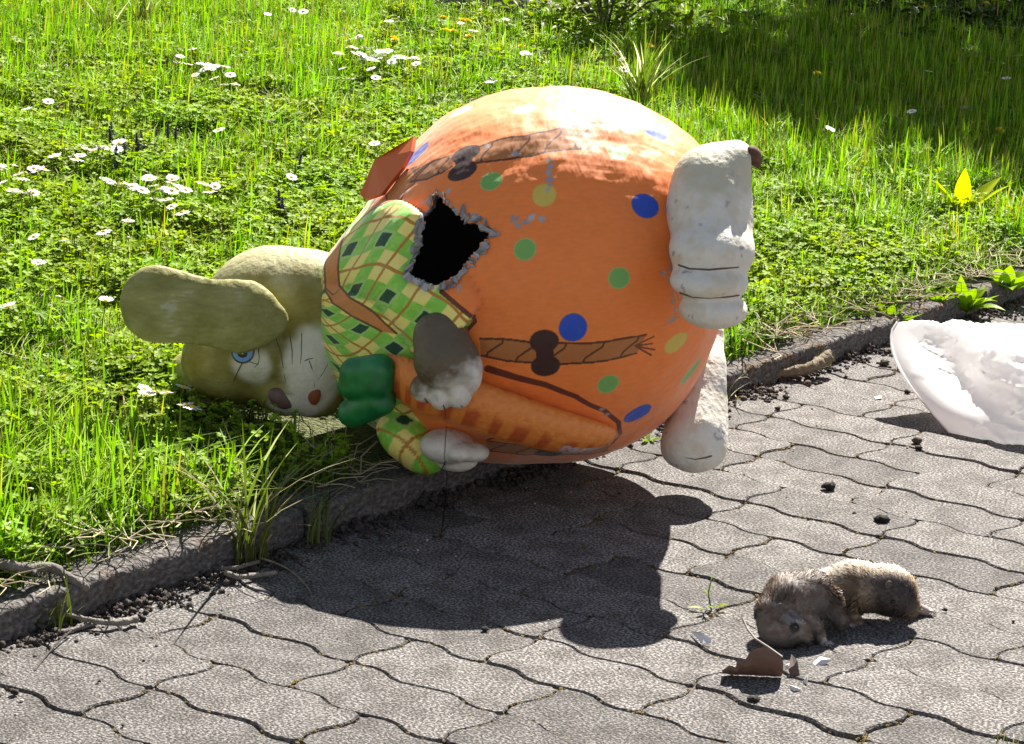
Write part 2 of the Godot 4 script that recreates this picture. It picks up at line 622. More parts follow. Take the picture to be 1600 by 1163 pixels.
func build_rabbit() -> void:
	var root := thing("easter_rabbit_figure", "large painted Easter rabbit figure lying across the kerb, a hole torn in its side", "statue", Vector3(0.0, 0.045, 0.12))
	body_st = [Vector3(-0.3457, 0.2401, 0.03), Vector3(-0.3391, 0.2415, 0.0772), Vector3(-0.325, 0.2374, 0.1042), Vector3(-0.2922, 0.2408, 0.1468), Vector3(-0.2551, 0.2566, 0.188), Vector3(-0.2179, 0.2695, 0.2207), Vector3(-0.1623, 0.2873, 0.2516), Vector3(-0.0879, 0.2995, 0.2694), Vector3(-0.0041, 0.3059, 0.2734), Vector3(0.0705, 0.3078, 0.2626), Vector3(0.1449, 0.313, 0.2268), Vector3(0.191, 0.3223, 0.1839), Vector3(0.2186, 0.3288, 0.1365), Vector3(0.2354, 0.3294, 0.0795), Vector3(0.2428, 0.3302, 0.014)]
	var M := Vector2(1.0, 0.27)
	var sl_a := Vector2(-0.295, 0.8732) * M
	var sl_b := Vector2(-0.153, -0.0274) * M
	var cut_a := Vector2(-0.1206, 0.0382) * M
	var cut_b := Vector2(-0.1947, -0.1649) * M
	var cut_n := Vector2(cut_b.y - cut_a.y, cut_a.x - cut_b.x).normalized()
	if cut_n.dot(sl_b - sl_a) < 0.0: cut_n = -cut_n
	var hole := PackedVector2Array()
	for q in [Vector2(-0.1767, 0.7631), Vector2(-0.1598, 0.6634), Vector2(-0.1395, 0.5501), Vector2(-0.12, 0.5042), Vector2(-0.0996, 0.4432), Vector2(-0.1068, 0.3902), Vector2(-0.121, 0.3484), Vector2(-0.1273, 0.2989), Vector2(-0.1398, 0.2529), Vector2(-0.1552, 0.222), Vector2(-0.1689, 0.2012), Vector2(-0.1886, 0.2401), Vector2(-0.2088, 0.3235), Vector2(-0.2042, 0.3999), Vector2(-0.1979, 0.466), Vector2(-0.1953, 0.561), Vector2(-0.1911, 0.6486), Vector2(-0.1849, 0.7157)]:
		hole.append(q * M)
	hole_mid = Vector2(-0.1573, 0.4374) * M
	var pe: Array = [Vector2(-0.2175, 1.6863), Vector2(-0.2292, 1.2952), Vector2(-0.2433, 1.1395), Vector2(-0.2172, 0.7651), Vector2(-0.1944, 0.6283), Vector2(-0.1635, 0.176), Vector2(-0.1206, 0.0382), Vector2(-0.1175, -0.0129), Vector2(-0.1393, -0.1129), Vector2(-0.1963, -0.197), Vector2(-0.2158, -0.379), Vector2(-0.2049, -0.5829), Vector2(-0.1598, -0.8763), Vector2(-0.1466, -1.0534)]
	var plaid_edge: Array = [Vector2(-0.4, 3.14), Vector2(-0.20, 3.14)]
	plaid_edge.append_array(pe)
	plaid_edge.append_array([Vector2(-0.17, -3.14), Vector2(-0.4, -3.14)])
	var paint := paint_body(plaid_edge)
	var shirt_poly := PackedVector2Array()
	for q in plaid_edge:
		shirt_poly.append(q)
	# --- the shell
	var nu := 190
	var nv := 440
	var P := PackedVector3Array()
	var C := PackedColorArray()
	var UVs := PackedVector2Array()
	var Q := PackedVector2Array()
	var kindv := PackedByteArray()
	for a in nu:
		var s := station(float(a) / (nu - 1) * (body_st.size() - 1))
		for b in nv:
			var ph := TAU * b / nv - PI
			var q := Vector2(s.x, ph)
			var qm := q * M
			var r := maxf(s.z, 0.002)
			var ds := seg_dist(qm, sl_a, sl_b) / 0.058
			var h := 0.0
			var beyond := (qm - cut_a).dot(cut_n) + 0.004 * sin(qm.dot(cut_n.orthogonal()) * 110.0)
			if ds < 1.0 and beyond < 0.0 and absf(ph) < 2.2:
				h = 0.036 * sqrt(1.0 - ds * ds) * smoothstep(0.030, 0.085, qm.distance_to(hole_mid))
				h *= 1.0 + 0.10 * sin((qm - sl_a).dot((sl_b - sl_a).normalized()) * 95.0) * (1.0 - ds)
			kindv.append(2 if h > 0.004 else 1 if Geometry2D.is_point_in_polygon(q, shirt_poly) else 0)
			# a faint hollow under the sleeve's end, and hand-built unevenness
			h += 0.0035 * noise.get_noise_2d(s.x * 90.0, ph * 26.0) + 0.0006 * noise.get_noise_2d(s.x * 160.0, ph * 300.0)
			r += h
			P.append(Vector3(s.x, s.y + r * sin(ph), BODY_Z + r * cos(ph)))
			C.append(Color.WHITE * (1.0 + 0.05 * noise.get_noise_2d(s.x * 300.0, ph * 90.0)))
			UVs.append(Vector2((s.x + 0.40) / 0.70, float(b) / nv))
			Q.append(qm)
	var full := MB.new()
	full.sheet(nu, nv, P, C, false, true, UVs)
	# keep the sheet's points and normals, and deal its faces out
	var want := full.n[95 * nv + nv / 2]
	if want.dot(Vector3(0, 0, 1)) < 0.0:
		for k in full.n.size():
			full.n[k] = -full.n[k]
	var skins := [MB.new(), MB.new(), MB.new(), MB.new()]
	for s in 3:
		skins[s].v = full.v.duplicate(); skins[s].n = full.n.duplicate(); skins[s].c = full.c.duplicate(); skins[s].u = full.u.duplicate()
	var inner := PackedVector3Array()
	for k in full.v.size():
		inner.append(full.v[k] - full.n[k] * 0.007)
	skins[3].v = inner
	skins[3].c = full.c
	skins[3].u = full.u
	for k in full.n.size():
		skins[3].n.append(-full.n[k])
	# a ragged version of the hole
	var rag := PackedVector2Array()
	for k in hole.size():
		var a := hole[k]
		var b := hole[(k + 1) % hole.size()]
		for s in 7:
			var t := s / 7.0
			rag.append(a.lerp(b, t) + Vector2(noise.get_noise_1d(rag.size() * 2.2), noise.get_noise_1d(rag.size() * 2.2 + 700.0)) * 0.0045)
	var inside := PackedByteArray()
	for k in Q.size():
		inside.append(1 if absf(Q[k].y) < 0.4 and Geometry2D.is_point_in_polygon(Q[k], rag) else 0)
	for a in nu - 1:
		for b in nv:
			var b2 := (b + 1) % nv
			var k0 := a * nv + b
			var k1 := a * nv + b2
			var k2 := (a + 1) * nv + b2
			var k3 := (a + 1) * nv + b
			if inside[k0] + inside[k1] + inside[k2] + inside[k3] > 2:
				continue
			var kd := maxi(maxi(kindv[k0], kindv[k1]), maxi(kindv[k2], kindv[k3]))
			skins[kd].tri(k0, k1, k2); skins[kd].tri(k0, k2, k3)
			skins[3].tri(k0, k1, k2); skins[3].tri(k0, k2, k3)
	for s in [0, 1, 2]:  # seam of the unrolled picture: the last column of faces needs its own points
		var mb: MB = skins[s]
		var idx := mb.i
		for k in range(0, idx.size(), 3):
			var hi := 0.0
			for e in 3: hi = maxf(hi, mb.u[idx[k + e]].y)
			if hi > 0.9:
				for e in 3:
					var w := idx[k + e]
					if mb.u[w].y < 0.1:
						idx[k + e] = mb.put(mb.v[w], mb.n[w], mb.c[w], mb.u[w] + Vector2(0, 1))
		mb.i = idx
	var pm := mat(0.52)
	pm.albedo_texture = paint
	var brush := noise_tex(0.02, 4, [], 512, 5)
	var streak := brush
	pm.heightmap_enabled = false
	var nm := noise_tex(0.035, 4, [], 512, 8)
	nm.as_normal_map = true
	nm.bump_strength = 5.0
	pm.normal_enabled = true
	pm.normal_texture = nm
	pm.normal_scale = 0.18
	pm.metallic_specular = 0.45
	pm.rim_enabled = true
	pm.rim = 0.5
	pm.rim_tint = 0.15
	# the normal map repeats over the picture's own coordinates, so it needs a second layer of coordinates: keep it coarse
	var dungarees := part(root, "dungarees", skins[0].mesh(), pm, "orange dungarees painted with green, yellow and blue dots and three brown toggles on cords")
	part(root, "shirt", skins[1].mesh(), pm, "yellow and green checked shirt crossed by a tan shoulder strap")
	part(root, "sleeve", skins[2].mesh(), pm, "checked sleeve torn beside the hole")
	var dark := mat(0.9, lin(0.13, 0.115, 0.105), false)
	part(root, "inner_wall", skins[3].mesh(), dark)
	# --- torn edge: loose papery layers round the hole
	var torn := MB.new()
	for layer in 3:
		var prev_o := Vector3.ZERO
		var prev_i := Vector3.ZERO
		var prev_n := Vector3.ZERO
		var first := true
		var ctr := Vector2.ZERO
		for q in hole: ctr += q / hole.size()
		var m := rag.size()
		for k in m + 1:
			var q := rag[k % m]
			var outw := (q - ctr).normalized()
			rng.seed = 700 + layer * 1000 + k % m
			var wide := clampf(0.0055 + 0.012 * noise.get_noise_1d(k % m * 1.1 + layer * 300.0), 0.001, 0.016) + rng.randf_range(0.0, 0.001)
			var qo := q + outw * wide
			var qi := q - outw * clampf(0.0015 + 0.006 * noise.get_noise_1d(k % m * 1.6 + layer * 500.0 + 90.0), 0.0003, 0.006)
			var po := body_point(qo / M, sl_a, sl_b, cut_a, cut_n, 0.0012 + layer * 0.0013 + 0.0016 * noise.get_noise_1d(k % m * 2.0 + 40.0))
			var pi := body_point(qi / M, sl_a, sl_b, cut_a, cut_n, [-0.003, 0.001, 0.004][layer] + 0.007 * noise.get_noise_1d(k % m * 2.4 + layer * 60.0))
			var nn := (po - Vector3(po.x, 0.3, BODY_Z)).normalized()
			if not first and (layer == 0 or noise.get_noise_1d(k % m * 1.7 + layer * 900.0) > -0.08):
				var g := clampf(0.30 + 0.26 * noise.get_noise_1d(k % m * 2.2 + layer * 77.0) + rng.randf_range(-0.04, 0.04), 0.10, 0.52) * (0.8 if layer == 0 else 1.0)
				var col := Color(g, g * 0.98, g * 1.0)
				torn.quad(prev_o, po, pi, prev_i, col, nn)
				torn.quad(prev_o - prev_n * 0.0022, po - nn * 0.0022, pi - nn * 0.0022, prev_i - prev_n * 0.0022, col * 0.7, -nn)
			prev_o = po; prev_i = pi; prev_n = nn
			first = false
	var papery := mat(0.85)
	part(root, "torn_edge", torn.mesh(), papery, "grey torn edge of the hole with loose flakes")
	rng.seed = 41
	# --- the bib's corner that stands off the shoulder
	var flap := MB.new()
	var fp: Array = [Vector3(-0.2706, 0.4739, 0.2), Vector3(-0.2459, 0.492, 0.21), Vector3(-0.2157, 0.5114, 0.21), Vector3(-0.2176, 0.4944, 0.235), Vector3(-0.229, 0.472, 0.245), Vector3(-0.2479, 0.4467, 0.25), Vector3(-0.2566, 0.4346, 0.25), Vector3(-0.2814, 0.4209, 0.225), Vector3(-0.2895, 0.427, 0.215)]
	var fo := Vector3(0.004, -0.004, -0.014)
	for k in range(1, fp.size() - 1):
		flap.flat_tri(fp[0], fp[k], fp[k + 1], Color.WHITE, Vector3(0, 0, 1))
		flap.flat_tri(fp[0] + fo, fp[k] + fo, fp[k + 1] + fo, Color.WHITE, Vector3(0, 0, -1))
	for k in fp.size():
		var k2 := (k + 1) % fp.size()
		flap.quad(fp[k], fp[k2], fp[k2] + fo, fp[k] + fo)
	part(root, "bib_corner", flap.mesh(), mat(0.5, Color(0.80, 0.40, 0.16), false))
	# --- head
	var rough := noise_tex(0.03, 5, [], 512, 3)
	var hm := bumpy(mat(0.58), rough, 0.20, 4.0)
	hm.metallic_specular = 0.3
	var fmt_ := bumpy(mat(0.55), rough, 0.16, 5.0)
	var head: Array = [
		ell(0.02, Vector3(-0.4218, 0.2139, 0.12), Vector3(0.106, 0.112, 0.100)),
		ell(0.03, Vector3(-0.4717, 0.1609, 0.15), Vector3(0.080, 0.064, 0.078)),
		cap(0.04, Vector3(-0.3496, 0.2523, 0.14), Vector3(-0.3222, 0.2364, 0.15), 0.070, 0.072),
		ell(0.022, Vector3(-0.3545, 0.1672, 0.195), Vector3(0.052, 0.066, 0.055)),
		ell(0.03, Vector3(-0.3936, 0.1238, 0.19), Vector3(0.036, 0.032, 0.042)),
		ell(0.02, Vector3(-0.3444, 0.1213, 0.195), Vector3(0.032, 0.028, 0.034)),
		cap(0.03, Vector3(-0.4871, 0.1796, 0.2), Vector3(-0.4152, 0.1826, 0.22), 0.03, 0.024)]
	var muz: Vector3 = Vector3(-0.3504, 0.1738, 0.22)
	var snout: Vector3 = Vector3(-0.3765, 0.1164, 0.21)
	var eyep: Vector3 = Vector3(-0.4383, 0.176, 0.22)
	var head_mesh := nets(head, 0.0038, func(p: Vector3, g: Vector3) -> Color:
		var nn := noise.get_noise_3dv(p * 160.0)
		var n2 := noise.get_noise_3dv(p * Vector3(900, 2400, 900))
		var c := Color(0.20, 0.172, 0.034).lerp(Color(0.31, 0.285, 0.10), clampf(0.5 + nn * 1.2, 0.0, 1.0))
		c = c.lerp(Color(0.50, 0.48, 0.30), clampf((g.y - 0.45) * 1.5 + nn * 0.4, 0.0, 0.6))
		c *= 1.0 + 0.18 * n2
		var w := 1.0 - ((p - muz) / Vector3(0.050, 0.066, 0.075)).length()
		w = maxf(w, 1.0 - ((p - snout) / Vector3(0.040, 0.024, 0.07)).length())
		w = maxf(w, (1.0 - ((p - eyep) / Vector3(0.034, 0.032, 0.07)).length()) * 0.8)
		return c.lerp(Color(0.66, 0.63, 0.52) * (1.0 + 0.06 * n2), smoothstep(0.0, 1.0, w * 3.2 + 0.5 * nn + 0.25)), 0.0022, 130.0)
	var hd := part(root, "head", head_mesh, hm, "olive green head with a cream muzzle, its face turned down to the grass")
	var ear_paint := func(p: Vector3, g: Vector3) -> Color:
		var nn := noise.get_noise_3dv(p * 140.0)
		var n2 := noise.get_noise_3dv(p * Vector3(350, 2600, 900))
		var c := Color(0.235, 0.228, 0.068).lerp(Color(0.34, 0.325, 0.13), clampf(0.5 + nn * 1.2, 0.0, 1.0)) * (1.0 + 0.28 * n2)
		return c.lerp(Color(0.50, 0.49, 0.42), clampf((nn + n2 * 0.5 - 0.45) * 5.0, 0.0, 0.5))
	var flat := Vector3(0.05, 0.32, 0.945).normalized()
	var ear1: Array = [cap(0.01, Vector3(-0.5712, 0.262, 0.25), Vector3(-0.444, 0.2504, 0.255), 0.0535, 0.043, flat, 2.9), cap(0.03, Vector3(-0.4446, 0.2511, 0.25), Vector3(-0.404, 0.244, 0.245), 0.040, 0.012, flat, 2.0), cap(0.02, Vector3(-0.5777, 0.2755, 0.232), Vector3(-0.5256, 0.2722, 0.225), 0.033, 0.02, flat, 1.3)]
	part(hd, "ear", nets(ear1, 0.0036, ear_paint, 0.0022, 150.0), hm, "ear held out over the eye")
	var ear2: Array = [cap(0.01, Vector3(-0.5066, 0.1224, 0.12), Vector3(-0.547, 0.1097, 0.07), 0.052, 0.040), cap(0.01, Vector3(-0.547, 0.1097, 0.07), Vector3(-0.5753, 0.083, -0.06), 0.036, 0.03, Vector3(0.7, 0.7, 0), 1.8)]
	part(hd, "ear", nets(ear2, 0.005, ear_paint, 0.002, 150.0), hm, "ear bent back under the head")
	var ink := mat(0.7)
	var black := Color(0.045, 0.04, 0.03)
	# eye: a blue disc with a black pupil, half hidden by the ear
	for e in [["eye", 0.0172, 0.0176, Color(0.06, 0.06, 0.05), 0.0], ["iris", 0.0145, 0.0145, Color(0.16, 0.36, 0.78), 0.0012], ["pupil", 0.0085, 0.0082, Color(0.012, 0.012, 0.012), 0.0024], ["eye_glint", 0.0026, 0.0022, Color(0.8, 0.8, 0.75), 0.0036]]:
		var b := MB.new()
		var ctr: Vector3 = Vector3(-0.4508, 0.1958, 0.24)
		if e[0] == "eye_glint": ctr += Vector3(0.0, -0.001, 0.0)
		var c0 := settle(head, ctr, 0.001)
		var mid := b.put(c0 + Vector3(0, 0.0008, 0.003) + Vector3(0, 0, e[4]), Vector3(0, 0.25, 0.97), e[3])
		var ring := []
		for k in 28:
			var th := TAU * k / 28.0
			var pp := settle(head, ctr + Vector3(cos(th) * e[1], sin(th) * e[2], 0), 0.0006) + Vector3(0, 0, e[4])
			ring.append(b.put(pp, Vector3(cos(th) * 0.3, 0.25 + sin(th) * 0.3, 0.9).normalized(), e[3]))
		for k in 28:
			b.tri(mid, ring[k], ring[(k + 1) % 28])
		part(hd, e[0], b.mesh(), mat(0.3))
	for w in [[Vector3(-0.4615, 0.1922, 0.25), Vector3(-0.4486, 0.187, 0.25), Vector3(-0.4339, 0.1819, 0.25), Vector3(-0.4275, 0.1812, 0.25), Vector3(-0.4267, 0.1916, 0.25), Vector3(-0.4287, 0.2057, 0.25)], [Vector3(-0.4504, 0.1832, 0.25), Vector3(-0.4576, 0.1696, 0.25), Vector3(-0.4649, 0.1532, 0.25)], [Vector3(-0.4375, 0.1742, 0.25), Vector3(-0.432, 0.1773, 0.25), Vector3(-0.4266, 0.1841, 0.25)]]:
		painted_line(hd, "brow_line", head, w, 0.0008, Color(0.09, 0.075, 0.045), ink)
	for w in [[Vector3(-0.4051, 0.2217, 0.25), Vector3(-0.3957, 0.1985, 0.25), Vector3(-0.3887, 0.1553, 0.25)], [Vector3(-0.386, 0.2309, 0.25), Vector3(-0.3801, 0.201, 0.25), Vector3(-0.3777, 0.1576, 0.25)], [Vector3(-0.3678, 0.2297, 0.25), Vector3(-0.3664, 0.1997, 0.25), Vector3(-0.3677, 0.1618, 0.25)], [Vector3(-0.3278, 0.1861, 0.25), Vector3(-0.3339, 0.1726, 0.25), Vector3(-0.3438, 0.158, 0.25)]]:
		painted_line(hd, "whisker", head, w, 0.00055, Color(0.09, 0.075, 0.05), ink)
	for w in [[Vector3(-0.3608, 0.1886, 0.25), Vector3(-0.3553, 0.1916, 0.25), Vector3(-0.3489, 0.1928, 0.25)], [Vector3(-0.3544, 0.1888, 0.25), Vector3(-0.3496, 0.1758, 0.25), Vector3(-0.3476, 0.1645, 0.25), Vector3(-0.3464, 0.1494, 0.25)]]:
		painted_line(hd, "smile_line", head, w, 0.0009, Color(0.09, 0.07, 0.05), ink)
	var mouth: Array = [ell(0.01, settle(head, Vector3(-0.3472, 0.1417, 0.25), -0.004), Vector3(0.0100, 0.0190, 0.0055))]
	part(hd, "mouth", nets(mouth, 0.0022, func(p: Vector3, g: Vector3) -> Color: return Color(0.26, 0.06, 0.025)), mat(0.5))
	var nose: Array = [ell(0.01, settle(head, Vector3(-0.3958, 0.1313, 0.25), -0.004), Vector3(0.0205, 0.0145, 0.0075), Basis(Vector3(0, 0, 1), -0.5))]
	part(hd, "nose", nets(nose, 0.0025, func(p: Vector3, g: Vector3) -> Color: return Color(0.13, 0.075, 0.065) * (1.0 + 0.4 * noise.get_noise_3dv(p * 900.0))), mat(0.5), "brown nose")
	var chip: Array = [ell(0.004, settle(head, Vector3(-0.3226, 0.2549, 0.25), -0.001), Vector3(0.007, 0.010, 0.006)), ell(0.004, settle(head, Vector3(-0.3272, 0.2603, 0.25), -0.001), Vector3(0.006, 0.004, 0.005))]
	part(hd, "chipped_spot", nets(chip, 0.002, func(p: Vector3, g: Vector3) -> Color: return Color(0.05, 0.04, 0.045) * (1.0 + noise.get_noise_3dv(p * 2500.0)), 0.003, 900.0), mat(0.9))
	# --- carrot
	var cc: Array = [Vector3(-0.2345, 0.2082, 0.3709), Vector3(-0.2141, 0.2034, 0.39), Vector3(-0.1869, 0.1966, 0.4048), Vector3(-0.1333, 0.1835, 0.417), Vector3(-0.0801, 0.1665, 0.4145), Vector3(-0.0267, 0.1486, 0.4036), Vector3(0.0273, 0.1315, 0.3825), Vector3(0.064, 0.1222, 0.3552), Vector3(0.081, 0.1194, 0.3329)]
	var cw := [0.028, 0.035, 0.037, 0.0375, 0.0375, 0.036, 0.0325, 0.023, 0.006]
	var cp := PackedVector3Array()
	var ccol := PackedColorArray()
	var na := 130
	var nbv := 56
	for a in na:
		var t := float(a) / (na - 1) * (cc.size() - 1)
		var i := mini(int(t), cc.size() - 2)
		var f := t - i
		var p0: Vector3 = cc[maxi(i - 1, 0)]
		var p3: Vector3 = cc[mini(i + 2, cc.size() - 1)]
		var o: Vector3 = (cc[i] as Vector3).cubic_interpolate(cc[i + 1], p0, p3, f)
		var wd: float = cubic_interpolate(cw[i], cw[i + 1], cw[maxi(i - 1, 0)], cw[mini(i + 2, cw.size() - 1)], f)
		if a == 0 or a == na - 1: wd = 0.001
		var tn: Vector3 = (p3 - p0).normalized()
		var up := Vector3(0, o.y - 0.3, o.z - BODY_Z).normalized()
		var sd := tn.cross(up).normalized()
		for b in nbv:
			var th := TAU * b / nbv
			var rr := 1.0 + 0.03 * noise.get_noise_2d(a * 4.0, b * 9.0) - 0.022 * pow(maxf(0.0, sin(a * 0.62 + 1.2 * noise.get_noise_1d(a * 3.0))), 4.0)
			cp.append(o + (sd * cos(th) * wd + up * sin(th) * wd * 0.72) * rr)
			var across := cos(th)      # -1 below, 1 above (towards the chest)
			var c := Color(0.72, 0.21, 0.035).lerp(Color(0.78, 0.27, 0.05), 0.5 + noise.get_noise_2d(a * 3.0, b * 3.0))
			var u := float(a) / na
			c = c.lerp(Color(0.58, 0.09, 0.03), clampf(1.0 - u * 9.0, 0.0, 0.8))
			var stripe := sin(a * 0.62 + 1.2 * noise.get_noise_1d(a * 3.0))
			var side := across if sd.y > 0.0 else -across
			var band := 1.0 - absf((side + 0.12 + 0.05 * sin(a * 0.3)) / 0.58)
			if band > 0.0 and u > 0.06 and u < 0.86:
				c = c.lerp(Color(0.42, 0.050, 0.016), clampf(band * 2.2, 0.0, 1.0) * clampf(stripe * 1.5 + 0.35, 0.15, 0.75))
			if side < 0.05 and u > 0.70 and u < 0.95 and noise.get_noise_2d(a * 9.0, b * 14.0) > -0.12 - (u - 0.6) * 0.5:
				c = Color(0.52, 0.51, 0.54)
			ccol.append(c)
	var cm := MB.new()
	cm.sheet(na, nbv, cp, ccol, false, true)
	var carrot := part(root, "carrot", cm.mesh(), bumpy(mat(0.5), rough, 0.12, 6.0), "fat orange carrot held against the belly, paint flaked off near its tip")
	var leafy: Array = [
		cap(0.008, Vector3(-0.2803, 0.2097, 0.3831), Vector3(-0.244, 0.219, 0.4005), 0.020, 0.022), cap(0.008, Vector3(-0.2842, 0.1896, 0.3801), Vector3(-0.2458, 0.1998, 0.4001), 0.019, 0.022),
		cap(0.006, Vector3(-0.2824, 0.1471, 0.3677), Vector3(-0.2437, 0.1729, 0.3939), 0.021, 0.022)]
	part(carrot, "carrot_top", nets(leafy, 0.003, func(p: Vector3, g: Vector3) -> Color: return Color(0.012, 0.16, 0.045) * (1.0 + 0.5 * noise.get_noise_3dv(p * 400.0)), 0.001, 300.0), mat(0.42))
	# --- paws
	var fingers := func(p: Vector3, g: Vector3) -> Color: return Color(0.66, 0.63, 0.55) * (1.0 + 0.12 * noise.get_noise_3dv(p * 500.0))
	var paw1: Array = [
		ell(0.014, Vector3(-0.1504, 0.2424, 0.4469), Vector3(0.044, 0.036, 0.034)), cap(0.02, Vector3(-0.1616, 0.2727, 0.4234), Vector3(-0.1523, 0.2522, 0.4377), 0.038, 0.036),
		ell(0.008, Vector3(-0.1808, 0.2043, 0.4329), Vector3(0.020, 0.020, 0.022)), ell(0.006, Vector3(-0.1576, 0.1964, 0.4443), Vector3(0.017, 0.019, 0.022)),
		ell(0.006, Vector3(-0.1347, 0.204, 0.4525), Vector3(0.018, 0.021, 0.022)), ell(0.007, Vector3(-0.1194, 0.2302, 0.452), Vector3(0.016, 0.026, 0.024))]
	var wrist: Vector3 = Vector3(-0.1613, 0.2596, 0.4607)
	var pawc := func(p: Vector3, g: Vector3) -> Color:
		var w := clampf(((p - wrist).dot(Vector3(0.55, -0.83, 0.0)) - 0.022) * 32.0 + 0.6 * noise.get_noise_3dv(p * 500.0), 0.0, 1.0)
		return Color(0.115, 0.088, 0.052).lerp(Color(0.66, 0.63, 0.55), w) * (1.0 + 0.12 * noise.get_noise_3dv(p * 800.0))
	var hand1 := part(root, "paw", nets(paw1, 0.0032, pawc, 0.001, 300.0), fmt_, "brown and white paw resting on top of the carrot")
	for w in [[Vector3(-0.18, 0.2, 0.4734), Vector3(-0.1718, 0.1874, 0.4733), Vector3(-0.168, 0.1735, 0.4596)], [Vector3(-0.1542, 0.1968, 0.4922), Vector3(-0.1495, 0.1804, 0.4887), Vector3(-0.1476, 0.1696, 0.4748)], [Vector3(-0.1305, 0.1997, 0.4989), Vector3(-0.1259, 0.1895, 0.4865), Vector3(-0.1222, 0.1845, 0.475)]]:
		painted_line(hand1, "finger_line", paw1, w, 0.0009, Color(0.12, 0.09, 0.06), ink)
	var cuff: Array = [ell(0.01, Vector3(-0.2056, 0.0988, 0.3156), Vector3(0.052, 0.034, 0.05), Basis(Vector3(0, 0, 1), -0.55)), ell(0.02, Vector3(-0.1801, 0.0736, 0.3111), Vector3(0.034, 0.026, 0.04))]
	part(root, "sleeve", nets(cuff, 0.0034, func(p: Vector3, g: Vector3) -> Color: return plaid(Vector2(p.x + 0.01, p.y * 0.8 - p.z * 0.7)).srgb_to_linear(), 0.002, 200.0), mat(0.55), "checked cuff of the lower sleeve")
	var paw2: Array = [
		ell(0.012, Vector3(-0.1504, 0.1027, 0.3606), Vector3(0.038, 0.024, 0.036)), ell(0.008, Vector3(-0.1685, 0.1062, 0.3766), Vector3(0.018, 0.014, 0.02)),
		ell(0.008, Vector3(-0.1307, 0.1033, 0.3901), Vector3(0.020, 0.013, 0.022)), ell(0.008, Vector3(-0.1127, 0.0996, 0.3769), Vector3(0.022, 0.013, 0.022)), ell(0.01, Vector3(-0.1369, 0.0756, 0.3421), Vector3(0.03, 0.014, 0.026))]
	var hand2 := part(root, "paw", nets(paw2, 0.003, fingers, 0.001, 300.0), fmt_, "white paw under the carrot")
	for w in [[Vector3(-0.1649, 0.0732, 0.4154), Vector3(-0.1567, 0.0861, 0.4276), Vector3(-0.1505, 0.0984, 0.4257)], [Vector3(-0.145, 0.0665, 0.4152), Vector3(-0.1306, 0.0625, 0.4147), Vector3(-0.1226, 0.084, 0.4208)]]:
		painted_line(hand2, "finger_line", paw2, w, 0.0009, Color(0.12, 0.09, 0.06), ink)
	# --- feet
	var footc := func(p: Vector3, g: Vector3) -> Color:
		var nn := noise.get_noise_3dv(p * 260.0)
		var c := Color(0.70, 0.68, 0.60) * (1.0 + 0.08 * noise.get_noise_3dv(p * 900.0))
		c = c.lerp(Color(0.60, 0.53, 0.38), clampf(nn * 2.0 - 0.15, 0.0, 0.6))
		if noise.get_noise_3dv(p * 420.0 + Vector3(90, 3, 7)) > 0.50:
			c = Color(0.36, 0.36, 0.38)
		return c
	var clift := mat(0.8)
	var foot1: Array = [
		cap(0.03, Vector3(0.2, 0.4444, 0.34), Vector3(0.1963, 0.408, 0.22), 0.056, 0.060),
		cap(0.03, Vector3(0.198, 0.4779, 0.34), Vector3(0.1993, 0.4021, 0.395), 0.052, 0.054),
		cap(0.03, Vector3(0.1934, 0.4919, 0.32), Vector3(0.2298, 0.5144, 0.33), 0.034, 0.026),
		ell(0.02, Vector3(0.1977, 0.4043, 0.415), Vector3(0.055, 0.032, 0.050)), ell(0.014, Vector3(0.1942, 0.3665, 0.435), Vector3(0.053, 0.026, 0.050)), ell(0.008, Vector3(0.2015, 0.3313, 0.445), Vector3(0.046, 0.025, 0.045)),
		[2, 0.0, Vector3(0.2522, 0.4607, 0.37), Vector3(0.998, 0.06, 0.0)]]
	var foot1_mesh := nets(foot1, 0.004, func(p: Vector3, g: Vector3) -> Color:
		var c: Color = footc.call(p, g)
		var top: float = clampf((p.y - 0.468) * 40.0 + noise.get_noise_3dv(p * 300.0), 0.0, 1.0)
		return c.lerp(Color(0.50, 0.48, 0.34), top * 0.75), 0.0014, 160.0)
	var ft := part(root, "foot", foot1_mesh, fmt_, "upper white foot with three thick toes")
	for w in [[Vector3(0.1521, 0.3987, 0.48), Vector3(0.1659, 0.3932, 0.48), Vector3(0.1911, 0.3925, 0.48), Vector3(0.2162, 0.396, 0.48), Vector3(0.2312, 0.3983, 0.48)], [Vector3(0.1544, 0.3653, 0.5), Vector3(0.1706, 0.36, 0.5), Vector3(0.1916, 0.3591, 0.5), Vector3(0.2166, 0.3618, 0.5), Vector3(0.2332, 0.365, 0.5)]]:
		painted_line(ft, "toe_line", foot1, w, 0.0014, Color(0.13, 0.085, 0.04), clift)
	var knob: Array = [ell(0.004, Vector3(0.2547, 0.5205, 0.34), Vector3(0.010, 0.012, 0.010)), ell(0.004, Vector3(0.2489, 0.5291, 0.34), Vector3(0.007, 0.008, 0.010)), ell(0.004, Vector3(0.2586, 0.5128, 0.34), Vector3(0.004, 0.007, 0.006))]
	part(ft, "rusty_bolt", nets(knob, 0.002, func(p: Vector3, g: Vector3) -> Color: return Color(0.12, 0.06, 0.035) * (1.0 + noise.get_noise_3dv(p * 1200.0)), 0.002, 700.0), mat(0.8))
